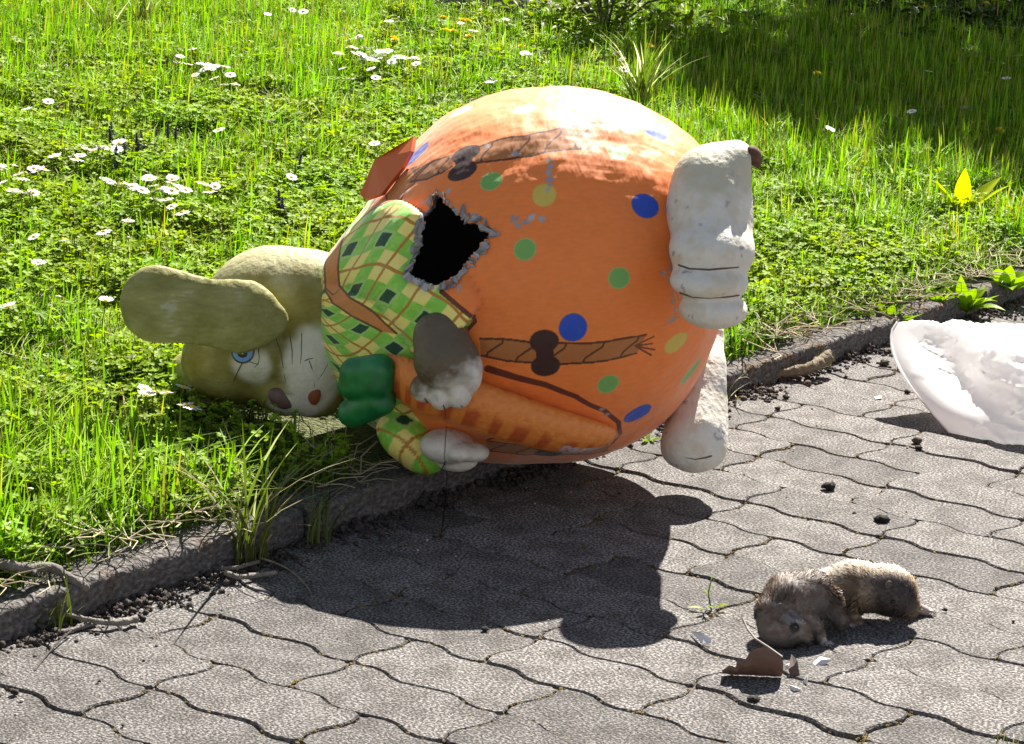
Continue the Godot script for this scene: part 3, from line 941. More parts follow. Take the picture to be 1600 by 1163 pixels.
	var foot2: Array = [
		cap(0.03, Vector3(0.2179, 0.158, 0.14), Vector3(0.2054, 0.0905, 0.215), 0.042, 0.047), cap(0.03, Vector3(0.2407, 0.2076, 0.1), Vector3(0.2203, 0.1483, 0.14), 0.026, 0.04),
		ell(0.014, Vector3(0.2035, 0.0721, 0.232), Vector3(0.046, 0.031, 0.040)), ell(0.01, Vector3(0.1941, 0.0862, 0.235), Vector3(0.034, 0.035, 0.032)),
		[2, 0.0, Vector3(0.2506, 0.1548, 0.16), Vector3(0.998, 0.06, 0.0)]]
	var ft2 := part(root, "foot", nets(foot2, 0.004, footc, 0.002, 200.0), fmt_, "lower white foot close to the paving")
	for w in [[Vector3(0.1895, 0.0802, 0.3), Vector3(0.2023, 0.0779, 0.3), Vector3(0.2167, 0.0803, 0.3), Vector3(0.2275, 0.0836, 0.3)]]:
		painted_line(ft2, "toe_line", foot2, w, 0.0012, Color(0.15, 0.11, 0.06), clift)


func body_point(q: Vector2, sl_a: Vector2, sl_b: Vector2, cut_a: Vector2, cut_n: Vector2, lift: float) -> Vector3:
	var lo := 0.0
	var hi := float(body_st.size() - 1)
	for k in 24:
		var m := (lo + hi) * 0.5
		if station(m).x < q.x: lo = m
		else: hi = m
	var s := station(lo)
	var qm := q * Vector2(1.0, 0.27)
	var ds := seg_dist(qm, sl_a, sl_b) / 0.058
	var h := 0.0
	if ds < 1.0 and (qm - cut_a).dot(cut_n) < 0.0:
		h = 0.036 * sqrt(1.0 - ds * ds) * smoothstep(0.030, 0.085, qm.distance_to(hole_mid))
	var r := s.z + h + lift
	return Vector3(s.x, s.y + r * sin(q.y), BODY_Z + r * cos(q.y))


# ------------------------------------------------------------------ the setting
func build_ground() -> void:
	# bed under the pavers, reaching far out
	var soil_tex := noise_tex(0.02, 5, [[0.0, lin(0.045, 0.034, 0.026)], [0.5, lin(0.095, 0.074, 0.055)], [1.0, lin(0.20, 0.15, 0.10)]], 512, 4)
	var bed := MB.new()
	var a := KERB_AT - KERB_DIR * 60.0
	var b := KERB_AT + KERB_DIR * 60.0
	var off := Vector3(0, -0.0040, 0)
	bed.quad(a + off, b + off, b - LAWN_DIR * 60.0 + off, a - LAWN_DIR * 60.0 + off, Color.WHITE, Vector3.UP)
	var sm := bumpy(mat(0.95), noise_tex(0.05, 4, [], 512, 9), 0.5, 6.0)
	sm.albedo_texture = soil_tex
	structure("joint_sand", bed.mesh(), sm)
	# lawn soil, one sheet that starts at the back of the kerb
	var pts := PackedVector3Array()
	var nt := 150
	var ndv := 120
	for i in nt:
		var t := -1.8 + 7.5 * i / (nt - 1)
		if i == 0: t = -40.0
		if i == nt - 1: t = 40.0
		for j in ndv:
			var d := 0.074 + 6.5 * pow(float(j) / (ndv - 1), 1.5)
			if j == ndv - 1: d = 40.0
			var p := on_kerb(t, d)
			p.y = lawn_y(p.x, p.z) - 0.012 if j < ndv - 1 else 1.0
			pts.append(p)
	var lawn := MB.new()
	lawn.sheet(nt, ndv, pts, PackedColorArray())
	if lawn.n[nt * 50 + 50].y < 0.0:
		for k in lawn.n.size(): lawn.n[k] = -lawn.n[k]
	var lm := bumpy(mat(0.95), noise_tex(0.05, 4, [], 512, 12), 1.2, 4.0)
	lm.albedo_texture = noise_tex(0.03, 5, [[0.0, lin(0.030, 0.028, 0.012)], [0.5, lin(0.075, 0.090, 0.020)], [1.0, lin(0.16, 0.15, 0.05)]], 512, 14)
	structure("lawn_soil", lawn.mesh(), lm)


func paver_outline() -> PackedVector2Array:
	# in steps along the length (u) and across the rows (v); every edge is the same zigzag
	var ua := [[0.0, 0.0], [0.17, 0.075], [0.33, -0.085], [0.5, 0.0], [0.67, 0.075], [0.83, -0.085], [1.0, 0.0]]
	var vb := [[0.0, 0.0], [0.25, -0.045], [0.70, 0.035], [1.0, 0.0]]
	var o := PackedVector2Array()
	for k in ua.size() - 1: o.append(Vector2(ua[k][0], ua[k][1]))
	for k in vb.size() - 1: o.append(Vector2(1.0 + vb[k][1], vb[k][0]))
	for k in range(ua.size() - 1, 0, -1): o.append(Vector2(ua[k][0], 1.0 + ua[k][1]))
	for k in range(vb.size() - 1, 0, -1): o.append(Vector2(vb[k][1], vb[k][0]))
	return o


func build_paving() -> void:
	var root := Node3D.new()
	root.name = "paving"
	add_child(root)
	root.set_meta("kind", "structure")
	var o := paver_outline()
	var w := PackedVector2Array()
	var la := PAVER_A.length()
	var lb := PAVER_B.length()
	for q in o: w.append(Vector2(q.x * la, q.y * lb))
	# rounded a little where the zigzag turns
	var r := PackedVector2Array()
	for k in w.size():
		var p := w[k]
		var a := w[(k + w.size() - 1) % w.size()]
		var b := w[(k + 1) % w.size()]
		r.append(p.lerp(a, 0.22))
		r.append(p.lerp(b, 0.22))
	var variants: Array[ArrayMesh] = []
	var da := PAVER_A.normalized()
	var db := PAVER_B.normalized()
	for va in 5:
		var rings := []
		rng.seed = 60 + va
		for lv in [[0.0028, 0.0], [0.0012, -0.0022], [0.0010, -0.03]]:
			var inset: Array = Geometry2D.offset_polygon(r, -lv[0])
			rings.append([inset[0], lv[1]])
		var m := MB.new()
		var top: PackedVector2Array = rings[0][0]
		var idx := Geometry2D.triangulate_polygon(top)
		var ctr := PAVER_A * 0.5 + PAVER_B * 0.5
		var put3 := func(q: Vector2, y: float) -> Vector3: return da * q.x + db * q.y + Vector3(0, y, 0) - ctr
		var base := []
		for q in top: base.append(m.put(put3.call(q, 0.0), Vector3.UP))
		for k in range(0, idx.size(), 3): m.tri(base[idx[k]], base[idx[k + 1]], base[idx[k + 2]])
		for lv in 2:
			var A: PackedVector2Array = rings[lv][0]
			var Bq: PackedVector2Array = rings[lv + 1][0]
			var n := A.size()
			for k in n:
				var k2 := (k + 1) % n
				# nearest points on the next ring
				var j := 0
				var j2 := 0
				var dj := 1e9
				var dj2 := 1e9
				for e in Bq.size():
					var d1 := Bq[e].distance_squared_to(A[k])
					var d2 := Bq[e].distance_squared_to(A[k2])
					if d1 < dj: dj = d1; j = e
					if d2 < dj2: dj2 = d2; j2 = e
				var out: Vector3 = put3.call((A[k] + A[k2]) * 0.5, 0.0)
				m.quad(put3.call(A[k], rings[lv][1]), put3.call(A[k2], rings[lv][1]), put3.call(Bq[j2], rings[lv + 1][1]), put3.call(Bq[j], rings[lv + 1][1]), Color.WHITE, (out + Vector3(0, 0.05, 0)).normalized())
		variants.append(m.mesh())
	var speck := noise_tex(0.11, 3, [[0.0, lin(0.08, 0.073, 0.070)], [0.40, lin(0.135, 0.124, 0.118)], [0.48, lin(0.22, 0.205, 0.196)], [0.54, lin(0.34, 0.32, 0.31)], [0.62, lin(0.56, 0.535, 0.515)], [1.0, lin(0.82, 0.80, 0.77)]], 1024, 21)
	var grain := noise_tex(0.14, 3, [], 1024, 23)
	var blot := noise_tex(0.03, 5, [[0.25, Color(0.78, 0.77, 0.76)], [0.5, Color(0.94, 0.935, 0.93)], [0.75, Color(1.0, 1.0, 1.0)]], 512, 25)
	var mats := []
	for k in 6:
		var t: float = [0.61, 0.67, 0.695, 0.65, 0.71, 0.57][k]
		var m := bumpy(mat(0.86, Color(t, t * 0.995, t * 0.995)), grain, 0.30, 1.7)
		m.albedo_texture = speck
		m.detail_enabled = true
		m.detail_albedo = blot
		m.detail_blend_mode = BaseMaterial3D.BLEND_MODE_MUL
		m.detail_uv_layer = BaseMaterial3D.DETAIL_UV_2
		m.uv2_triplanar = true
		m.uv2_world_triplanar = true
		m.uv2_scale = Vector3.ONE * 0.9
		mats.append(m)
	rng.seed = 77
	for row in range(-10, 44):
		for col in range(-12, 16):
			var shift := 0.0 if posmod(floori(row / 2.0), 2) == 0 else 0.5
			var p := PAVER_0 + PAVER_A * (col + shift + 0.5) + PAVER_B * (row + 0.5)
			var d := (p - KERB_AT).dot(LAWN_DIR)
			if d > 0.06 or not seen(p, 0.75):
				continue
			var q := part(root, "paver", variants[rng.randi() % 5], mats[rng.randi() % 6])
			q.position = p + Vector3(0, rng.randf_range(-0.0018, 0.0018), 0)
			q.rotation = Vector3(rng.randf_range(-1, 1) * 0.009, rng.randf_range(-1, 1) * 0.004, rng.randf_range(-1, 1) * 0.009)


func build_kerb() -> void:
	var root := Node3D.new()
	root.name = "kerb"
	add_child(root)
	root.set_meta("kind", "structure")
	var prof := [[0.002, -0.1], [0.001, -0.02], [0.0, 0.004], [0.0, 0.020], [0.0, 0.033], [0.001, 0.0395], [0.0045, 0.0435], [0.011, 0.045], [0.030, 0.0455], [0.050, 0.0455], [0.068, 0.0445], [0.075, 0.042], [0.078, 0.030], [0.079, -0.1]]
	var m := bumpy(mat(0.92), noise_tex(0.06, 5, [], 512, 31), 0.5, 4.0)
	m.albedo_texture = noise_tex(0.05, 5, [[0.0, lin(0.035, 0.030, 0.028)], [0.42, lin(0.075, 0.066, 0.062)], [0.60, lin(0.13, 0.118, 0.112)], [1.0, lin(0.30, 0.28, 0.265)]], 512, 33)
	var t0 := -2.55
	for s in 7:
		var pts := PackedVector3Array()
		var cols := PackedColorArray()
		var n := 130
		var lo := t0 + s * 1.0 + 0.004
		for a in n:
			var t := lo + 0.992 * a / (n - 1)
			var worn := 1.0 if s > 2 else 0.55
			for b in prof.size():
				var p := on_kerb(t, prof[b][0], prof[b][1])
				if b > 1 and b < prof.size() - 1:
					p += Vector3(0, 0.0045 * worn * noise.get_noise_3dv(p * 90.0) + 0.0022 * noise.get_noise_3dv(p * 700.0), 0)
					p -= LAWN_DIR * (0.0035 * worn * noise.get_noise_3dv(p * 190.0 + Vector3(40, 0, 0)) + 0.0025 * noise.get_noise_3dv(p * 800.0))
					if b < 8: # broken arris
						var chipd := maxf(0.0, noise.get_noise_3d(t * 300.0, 5.0, s * 40.0) - 0.15) * 0.03 * worn
						p += LAWN_DIR * chipd * (b - 2) / 5.0
						p.y -= chipd * 0.5 * maxf(0.0, 1.0 - absf(b - 5) / 3.0)
				pts.append(p)
				var moss := clampf((noise.get_noise_3dv(p * 120.0 + Vector3(0, 60, 0)) + 0.5 * noise.get_noise_3dv(p * 600.0) - 0.18) * 4.0, 0.0, 1.0) if s > 2 else clampf((noise.get_noise_3dv(p * 120.0) - 0.35) * 3.0, 0.0, 0.5)
				cols.append(Color(1, 1, 1).lerp(Color(1.1, 0.62, 0.22), moss * (0.8 if b > 4 else 0.35)))
		var mb := MB.new()
		mb.sheet(n, prof.size(), pts, cols)
		if mb.n[60 * prof.size() + 9].y < 0.0:
			for k in mb.n.size(): mb.n[k] = -mb.n[k]
			var idx := mb.i
			for k in range(0, idx.size(), 3):
				var w := idx[k + 1]
				idx[k + 1] = idx[k + 2]
				idx[k + 2] = w
			mb.i = idx
		for e in [0, n - 1]:
			for b in range(1, prof.size() - 1):
				mb.flat_tri(pts[e * prof.size()], pts[e * prof.size() + b], pts[e * prof.size() + b + 1], Color.WHITE, KERB_DIR * (-1.0 if e == 0 else 1.0))
		part(root, "kerb_stone", mb.mesh(), m)


# ------------------------------------------------------------------ grass, clover, flowers
func blade(m: MB, at: Vector3, ang: float, h: float, lean: float, w: float, col: Color, segs := 4) -> void:
	var dir := Vector3(cos(ang), 0, sin(ang))
	var side := Vector3(-sin(ang), 0, cos(ang))
	var pl := -1
	var pr := -1
	for s in segs + 1:
		var t := float(s) / segs
		var p := at + Vector3.UP * h * (t - 0.35 * lean * t * t) + dir * h * lean * t * t
		var nn := (Vector3.UP * lean * t * 1.6 - dir * (-0.3) + dir * (1.0 - t) * 0.5).normalized()
		var ww := w * (1.0 - t * t * 0.75) * 0.5
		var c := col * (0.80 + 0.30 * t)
		if s == segs:
			var k := m.put(p, nn, c)
			m.tri(pl, pr, k)
		else:
			var l := m.put(p - side * ww, (nn - side * 0.35).normalized(), c)
			var r := m.put(p + side * ww, (nn + side * 0.35).normalized(), c)
			if pl >= 0:
				m.tri(pl, pr, r)
				m.tri(pl, r, l)
			pl = l
			pr = r


func leaflet(m: MB, at: Vector3, dir: Vector3, up: Vector3, l: float, w: float, col: Color) -> void:
	var side := up.cross(dir).normalized()
	var c := m.put(at, up, col * 0.8)
	var tip := m.put(at + dir * l * 0.93 - up * l * 0.06, up, col)
	var mid := m.put(at + dir * l * 0.5 - up * l * 0.10, up, col * 1.1)
	for s in [-1.0, 1.0]:
		var sn: Vector3 = (up + side * s * -0.35).normalized()
		var a := m.put(at + dir * l * 0.42 + side * s * w * 0.42 + up * l * 0.06, sn, col)
		var b := m.put(at + dir * l * 0.80 + side * s * w * 0.46 + up * l * 0.06, sn, col)
		var d := m.put(at + dir * l * 1.0 + side * s * w * 0.24, sn, col)
		m.tri(c, a, mid); m.tri(a, b, mid); m.tri(b, d, mid); m.tri(d, tip, mid)


func grass_clump(seed_: int, n: int, h: float, w: float, spread: float, lean: float, tint: Color) -> ArrayMesh:
	rng.seed = seed_
	var m := MB.new()
	for k in n:
		var a := rng.randf() * TAU
		var r := sqrt(rng.randf()) * spread
		var c := tint * rng.randf_range(0.72, 1.28)
		if rng.randf() < 0.05: c = Color(0.40, 0.35, 0.15) * rng.randf_range(0.6, 1.2)
		c.a = 1.0
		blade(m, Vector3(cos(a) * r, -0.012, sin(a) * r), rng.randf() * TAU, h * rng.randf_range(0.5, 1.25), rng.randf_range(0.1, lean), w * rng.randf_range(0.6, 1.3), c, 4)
	return m.mesh()


func clover_clump(seed_: int, n: int, spread: float) -> ArrayMesh:
	rng.seed = seed_
	var m := MB.new()
	for k in n:
		var a := rng.randf() * TAU
		var r := sqrt(rng.randf()) * spread
		var h := rng.randf_range(0.018, 0.055)
		var top := Vector3(cos(a) * r, h, sin(a) * r)
		var lean := Vector3(rng.randf_range(-0.5, 0.5), 1.0, rng.randf_range(-0.5, 0.5)).normalized()
		var col := Color(0.265, 0.405, 0.030) * rng.randf_range(0.7, 1.3)
		col.a = 1.0
		m.tube([top * Vector3(0.8, 0, 0.8) + Vector3(0, -0.01, 0), top * Vector3(0.95, 0.6, 0.95), top], [0.0006, 0.0006, 0.0005], Color(0.12, 0.16, 0.04), 3)
		var th := rng.randf() * TAU
		var l := rng.randf_range(0.005, 0.0085)
		for e in 3:
			var d := Vector3(cos(th + e * TAU / 3.0), 0, sin(th + e * TAU / 3.0))
			d = (d - lean * d.dot(lean) + lean * rng.randf_range(-0.1, 0.25)).normalized()
			leaflet(m, top, d, (lean - d * lean.dot(d)).normalized(), l, l * 1.05, col * rng.randf_range(0.9, 1.1))
	return m.mesh()


func leafmat(back: Color, rough := 0.42) -> StandardMaterial3D:
	var m := mat(rough)
	m.backlight_enabled = true
	m.backlight = back
	m.metallic_specular = 0.22
	return m


func under_rabbit(p: Vector3) -> bool:
	var a := Vector2(p.x, p.z)
	return seg_dist(a, Vector2(-0.46, 0.09), Vector2(-0.36, 0.11)) < 0.045 or seg_dist(a, Vector2(-0.25, 0.15), Vector2(0.15, 0.16)) < 0.17


func clear_spot(p: Vector3) -> bool:
	# bare soil, stone and board at the far edge of the lawn
	var q := Vector2(p.x, p.z)
	var b0: Vector3 = Vector3(-1.0118, 0.302, -3.487)
	var b1: Vector3 = Vector3(-0.7365, 0.2919, -3.6565)
	if seg_dist(q, Vector2(b0.x, b0.z), Vector2(b1.x, b1.z)) < 0.16: return true
	var st: Vector3 = Vector3(-0.2125, 0.2723, -3.9732)
	if ((q - Vector2(st.x, st.z - 0.05)) / Vector2(0.26, 0.30)).length() < 1.0: return true
	var bed: Vector3 = Vector3(1.4932, 0.2087, -5.004)
	return ((q - Vector2(bed.x, bed.z)) / Vector2(0.75, 0.75)).length() + 0.5 * zone(p.x, p.z, 60.0) < 0.9


func zone(x: float, z: float, s: float) -> float:
	return noise.get_noise_2d(x * s + 300.0, z * s - 120.0)


func build_lawn() -> void:
	var gm := leafmat(Color(0.90, 1.0, 0.35), 0.50)
	var cmat := leafmat(Color(1.0, 1.0, 0.25), 0.50)
	var gtint := Color(0.235, 0.365, 0.030)
	var kinds := []
	for k in 4: kinds.append(grass_clump(100 + k, 14, 0.060, 0.0040, 0.030, 1.55, gtint))
	for k in 3: kinds.append(grass_clump(110 + k, 12, 0.088, 0.0044, 0.032, 1.25, gtint * Color(0.92, 1.0, 0.95)))
	for k in 2: kinds.append(grass_clump(120 + k, 9, 0.042, 0.0034, 0.028, 1.6, gtint * Color(1.15, 1.0, 0.9)))
	var xf := []
	var cols := []
	for k in kinds:
		xf.append([])
		cols.append([])
	rng.seed = 9001
	var cx := [[], [], [], []]
	var cc := [[], [], [], []]
	var area := 7.6 * 5.8
	for k in int(area * 2700.0):
		var t := rng.randf_range(-1.7, 5.9)
		var d := 0.064 + 5.8 * pow(rng.randf(), 1.0)
		var p := on_kerb(t, d)
		p.y = lawn_y(p.x, p.z)
		var pick := rng.randf()
		var pick2 := rng.randf()
		var rot := rng.randf() * TAU
		var sc := rng.randf_range(0.75, 1.25)
		var tone := rng.randf_range(0.8, 1.2)
		if not seen(p, 0.45) or under_rabbit(p) or (clear_spot(p) and pick2 > 0.12):
			continue
		var far := (p - EYE).length()
		var keep := clampf(1.25 - (far - 3.2) * 0.13, 0.5, 1.0)
		if pick2 > keep: continue
		var by_head := seg_dist(Vector2(p.x, p.z), Vector2(-0.50, 0.26), Vector2(-0.42, 0.22)) < 0.075
		if by_head and pick2 > 0.5: continue
		var z1 := zone(p.x, p.z, 22.0)
		var z2 := zone(p.z, p.x, 48.0)
		var clov := clampf(0.40 + z1 * 0.9 + z2 * 0.8, 0.05, 0.75)
		if p.z < -2.0: clov *= 0.35
		if p.x > 0.35 and p.z < -1.4: clov *= 0.25
		if d < 0.14: clov *= 0.5
		var warm := 1.0 + 0.25 * zone(p.x + 7.0, p.z, 40.0)
		var tint := Color(tone * warm, tone, tone * 0.9)
		if pick < clov:
			var i := int(pick2 * 97.0) % 4
			cx[i].append(Transform3D(Basis(Vector3.UP, rot).scaled(Vector3.ONE * sc), p))
			cc[i].append(tint)
		else:
			var long := z2 > 0.12 or (p.x > 0.2 and p.z < -1.9) or (t < -0.55 and d < 0.5) or (p.z < -2.3 and p.x < -0.5)
			var i := int(pick2 * 83.0) % 4
			if by_head: i = 7 + int(pick2 * 83.0) % 2
			elif long: i = 4 + int(pick2 * 83.0) % 3
			elif z2 < -0.22: i = 7 + int(pick2 * 83.0) % 2
			xf[i].append(Transform3D(Basis(Vector3.UP, rot).scaled(Vector3(sc, sc * rng.randf_range(0.8, 1.2), sc)), p))
			cols[i].append(tint)
	for k in kinds.size():
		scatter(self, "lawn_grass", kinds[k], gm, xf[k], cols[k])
	for k in 4:
		scatter(self, "clover", clover_clump(200 + k, 15, 0.031), cmat, cx[k], cc[k])
	# dry stalks lying in the sward
	var straw := MB.new()
	rng.seed = 31
	for k in 5:
		var a := rng.randf() * TAU
		straw.tube([Vector3.ZERO, Vector3(cos(a), 0.25, sin(a)) * 0.035, Vector3(cos(a + 0.3), 0.2, sin(a + 0.3)) * 0.075], [0.0011, 0.001, 0.0006], Color(0.42, 0.36, 0.22), 4)
	var sx := []
	var scs := []
	for k in 1700:
		var p := on_kerb(rng.randf_range(-1.5, 5.0), (0.03 + rng.randf() * 4.5) if k > 260 else rng.randf() * 0.09)
		if not seen(p, 0.2) or under_rabbit(p): continue
		p.y = lawn_y(p.x, p.z) + rng.randf_range(0.004, 0.03)
		sx.append(Transform3D(Basis(Vector3(0.1, 1, 0.1).normalized(), rng.randf() * TAU).scaled(Vector3.ONE * rng.randf_range(0.5, 1.0)), p))
		scs.append(Color.WHITE * rng.randf_range(0.5, 1.3))
	var px := []
	var pc := []
	for k in 3400:
		var p := on_kerb(rng.randf_range(-1.5, 5.0), 0.10 + rng.randf() * 4.0)
		if not seen(p, 0.1) or under_rabbit(p) or zone(p.x, p.z, 35.0) < 0.08: continue
		p.y = lawn_y(p.x, p.z) + rng.randf_range(0.02, 0.05)
		px.append(Transform3D(Basis(Vector3(rng.randf(), 1, rng.randf()).normalized(), rng.randf() * TAU).scaled(Vector3(1.6, 0.7, 1.0) * rng.randf_range(0.0012, 0.0034)), p))
		pc.append(Color(0.68, 0.63, 0.52) * rng.randf_range(0.6, 1.3))
	scatter(self, "withered_flecks", crumb_mesh(333), mat(0.7), px, pc)
	scatter(self, "dry_stalks", straw.mesh(), mat(0.7), sx, scs)


func crumb_mesh(seed_: int) -> ArrayMesh:
	var m := MB.new()
	rng.seed = seed_
	var pts := PackedVector3Array()
	var o := Vector3(rng.randf(), rng.randf(), rng.randf()) * 50.0
	for a in 7:
		for b in 9:
			var th := PI * a / 6.0
			var ph := TAU * b / 9.0
			var d := Vector3(sin(th) * cos(ph), cos(th), sin(th) * sin(ph))
			pts.append(d * (1.0 + 0.75 * noise.get_noise_3dv(d * 14.0 + o)) * Vector3(1.0, 0.75, 0.85))
	m.sheet(7, 9, pts, PackedColorArray(), true, true)
	for k in m.n.size():
		if m.n[k].dot(m.v[k]) < 0.0: m.n[k] = -m.n[k]
	return m.mesh()


func build_crumbs() -> void:
	var sm := mat(0.95)
	var crumbs := []
	for k in 3: crumbs.append(crumb_mesh(300 + k))
	rng.seed = 4242
	var xf := [[], [], []]
	var cs := [[], [], []]
	for k in 6500:
		var t := rng.randf_range(-1.5, 2.4)
		var heap := 0.5 + 0.9 * noise.get_noise_1d(t * 120.0)
		if rng.randf() > clampf(heap, 0.08, 1.0): continue
		var d := -absf(rng.randfn(0.0, 0.022)) * (0.6 + heap)
		var r := rng.randf_range(0.0012, 0.0042) * (1.0 if rng.randf() < 0.9 else 1.8)
		var p := on_kerb(t, d, maxf(0.0, 0.014 * heap + d * 0.25) * rng.randf() + r * 0.3)
		xf[k % 3].append(Transform3D(Basis(Vector3(rng.randf(), 1, rng.randf()).normalized(), rng.randf() * TAU).scaled(Vector3.ONE * r), p))
		var g := rng.randf_range(0.6, 1.5)
		cs[k % 3].append(Color(0.050, 0.040, 0.034) * g)
	# crumbs that have rolled out on the paving
	for k in 900:
		var p := Vector3(rng.randf_range(-0.6, 1.3), 0, rng.randf_range(-1.3, 1.2))
		var dd := (p - KERB_AT).dot(LAWN_DIR)
		if dd > -0.03 or rng.randf() > exp(dd * 3.2): continue
		var r := rng.randf_range(0.0008, 0.0024)
		p.y = r * 0.5
		xf[k % 3].append(Transform3D(Basis(Vector3.UP, rng.randf() * TAU).scaled(Vector3.ONE * r), p))
		cs[k % 3].append((Color(0.05, 0.04, 0.034) if rng.randf() < 0.6 else Color(0.5, 0.48, 0.45)) * rng.randf_range(0.7, 1.3))
	for k in 3: scatter(self, "soil_crumbs", crumbs[k], sm, xf[k], cs[k])
	# moss in the joints: tiny tufts along the zigzags
	var mx := []
	var mc := []
	var ua := [[0.0, 0.0], [0.17, 0.075], [0.33, -0.085], [0.5, 0.0], [0.67, 0.075], [0.83, -0.085], [1.0, 0.0]]
	var vb := [[0.0, 0.0], [0.25, -0.045], [0.70, 0.035], [1.0, 0.0]]
	for row in range(-6, 26):
		for col in range(-8, 12):
			var shift := 0.0 if posmod(floori(row / 2.0), 2) == 0 else 0.5
			var p0 := PAVER_0 + PAVER_A * (col + shift) + PAVER_B * row
			if not seen(p0, 0.2) or (p0 - KERB_AT).dot(LAWN_DIR) > -0.02: continue
			for k in 90:
				var q: Vector3
				if k < 40:
					var t := rng.randf()
					q = p0 + PAVER_A * t + PAVER_B * zig(ua, t)
				else:
					var t := rng.randf()
					q = p0 + PAVER_B * t + PAVER_A * zig(vb, t)
				var green := noise.get_noise_2d(q.x * 330.0, q.z * 330.0) + (0.16 if k >= 40 else 0.0)
				if green < 0.16: continue
				q += Vector3(rng.randf_range(-1, 1), 0, rng.randf_range(-1, 1)) * 0.0022
				q.y = -0.004 + rng.randf() * 0.003
				mx.append(Transform3D(Basis(Vector3.UP, rng.randf() * TAU).scaled(Vector3.ONE * rng.randf_range(0.0010, 0.0030)), q))
				mc.append(Color(0.13, 0.085, 0.035).lerp(Color(0.17, 0.13, 0.03), rng.randf()) * rng.randf_range(0.4, 1.1))
	scatter(self, "joint_moss", crumbs[1].duplicate(), mat(0.95), mx, mc)


func zig(tab: Array, t: float) -> float:
	for k in tab.size() - 1:
		if t <= tab[k + 1][0]:
			return lerpf(tab[k][1], tab[k + 1][1], (t - tab[k][0]) / (tab[k + 1][0] - tab[k][0]))
	return 0.0


# ---- flowers
var daisy_proto := []
var petal_mat: StandardMaterial3D
var stem_mat: StandardMaterial3D

func daisy_meshes(seed_: int, shut: float) -> Array:
	rng.seed = seed_
	var r := 0.0118
	var pm := MB.new()
	var n := 18
	for k in n:
		var th := TAU * k / n + rng.randf_range(-0.06, 0.06)
		var d := Vector3(cos(th), 0, sin(th))
		var s := Vector3(-sin(th), 0, cos(th))
		var l := r * rng.randf_range(0.9, 1.08)
		var y := rng.randf_range(-0.0004, 0.0006)
		var a := pm.put(d * 0.003 - s * 0.0008 + Vector3(0, y, 0), Vector3.UP)
		var b := pm.put(d * 0.003 + s * 0.0008 + Vector3(0, y, 0), Vector3.UP)
		var c := pm.put(d * l * 0.75 + s * 0.0018 + Vector3(0, y + l * shut * 0.5, 0), Vector3.UP)
		var e := pm.put(d * l * 0.75 - s * 0.0018 + Vector3(0, y + l * shut * 0.5, 0), Vector3.UP)
		var f := pm.put(d * l + Vector3(0, y + l * shut * 0.75, 0), Vector3.UP)
		pm.tri(a, b, c); pm.tri(a, c, e); pm.tri(e, c, f)
	var cm := MB.new()
	var pts := PackedVector3Array()
	for a in 4:
		for b in 10:
			var th := PI * 0.5 * a / 3.0
			pts.append(Vector3(cos(TAU * b / 10.0) * sin(th) * 0.0038, cos(th) * 0.0024, sin(TAU * b / 10.0) * sin(th) * 0.0038))
	cm.sheet(4, 10, pts, PackedColorArray(), true, true)
	for k in cm.n.size():
		if cm.n[k].y < 0.0: cm.n[k] = -cm.n[k]
	var sm := MB.new()
	sm.tube([Vector3(0.004, -0.06, 0.003), Vector3(0.002, -0.03, 0), Vector3(0, -0.0005, 0)], [0.0009, 0.0008, 0.0008], Color(0.10, 0.17, 0.04), 4)
	return [pm.mesh(), cm.mesh(), sm.mesh()]


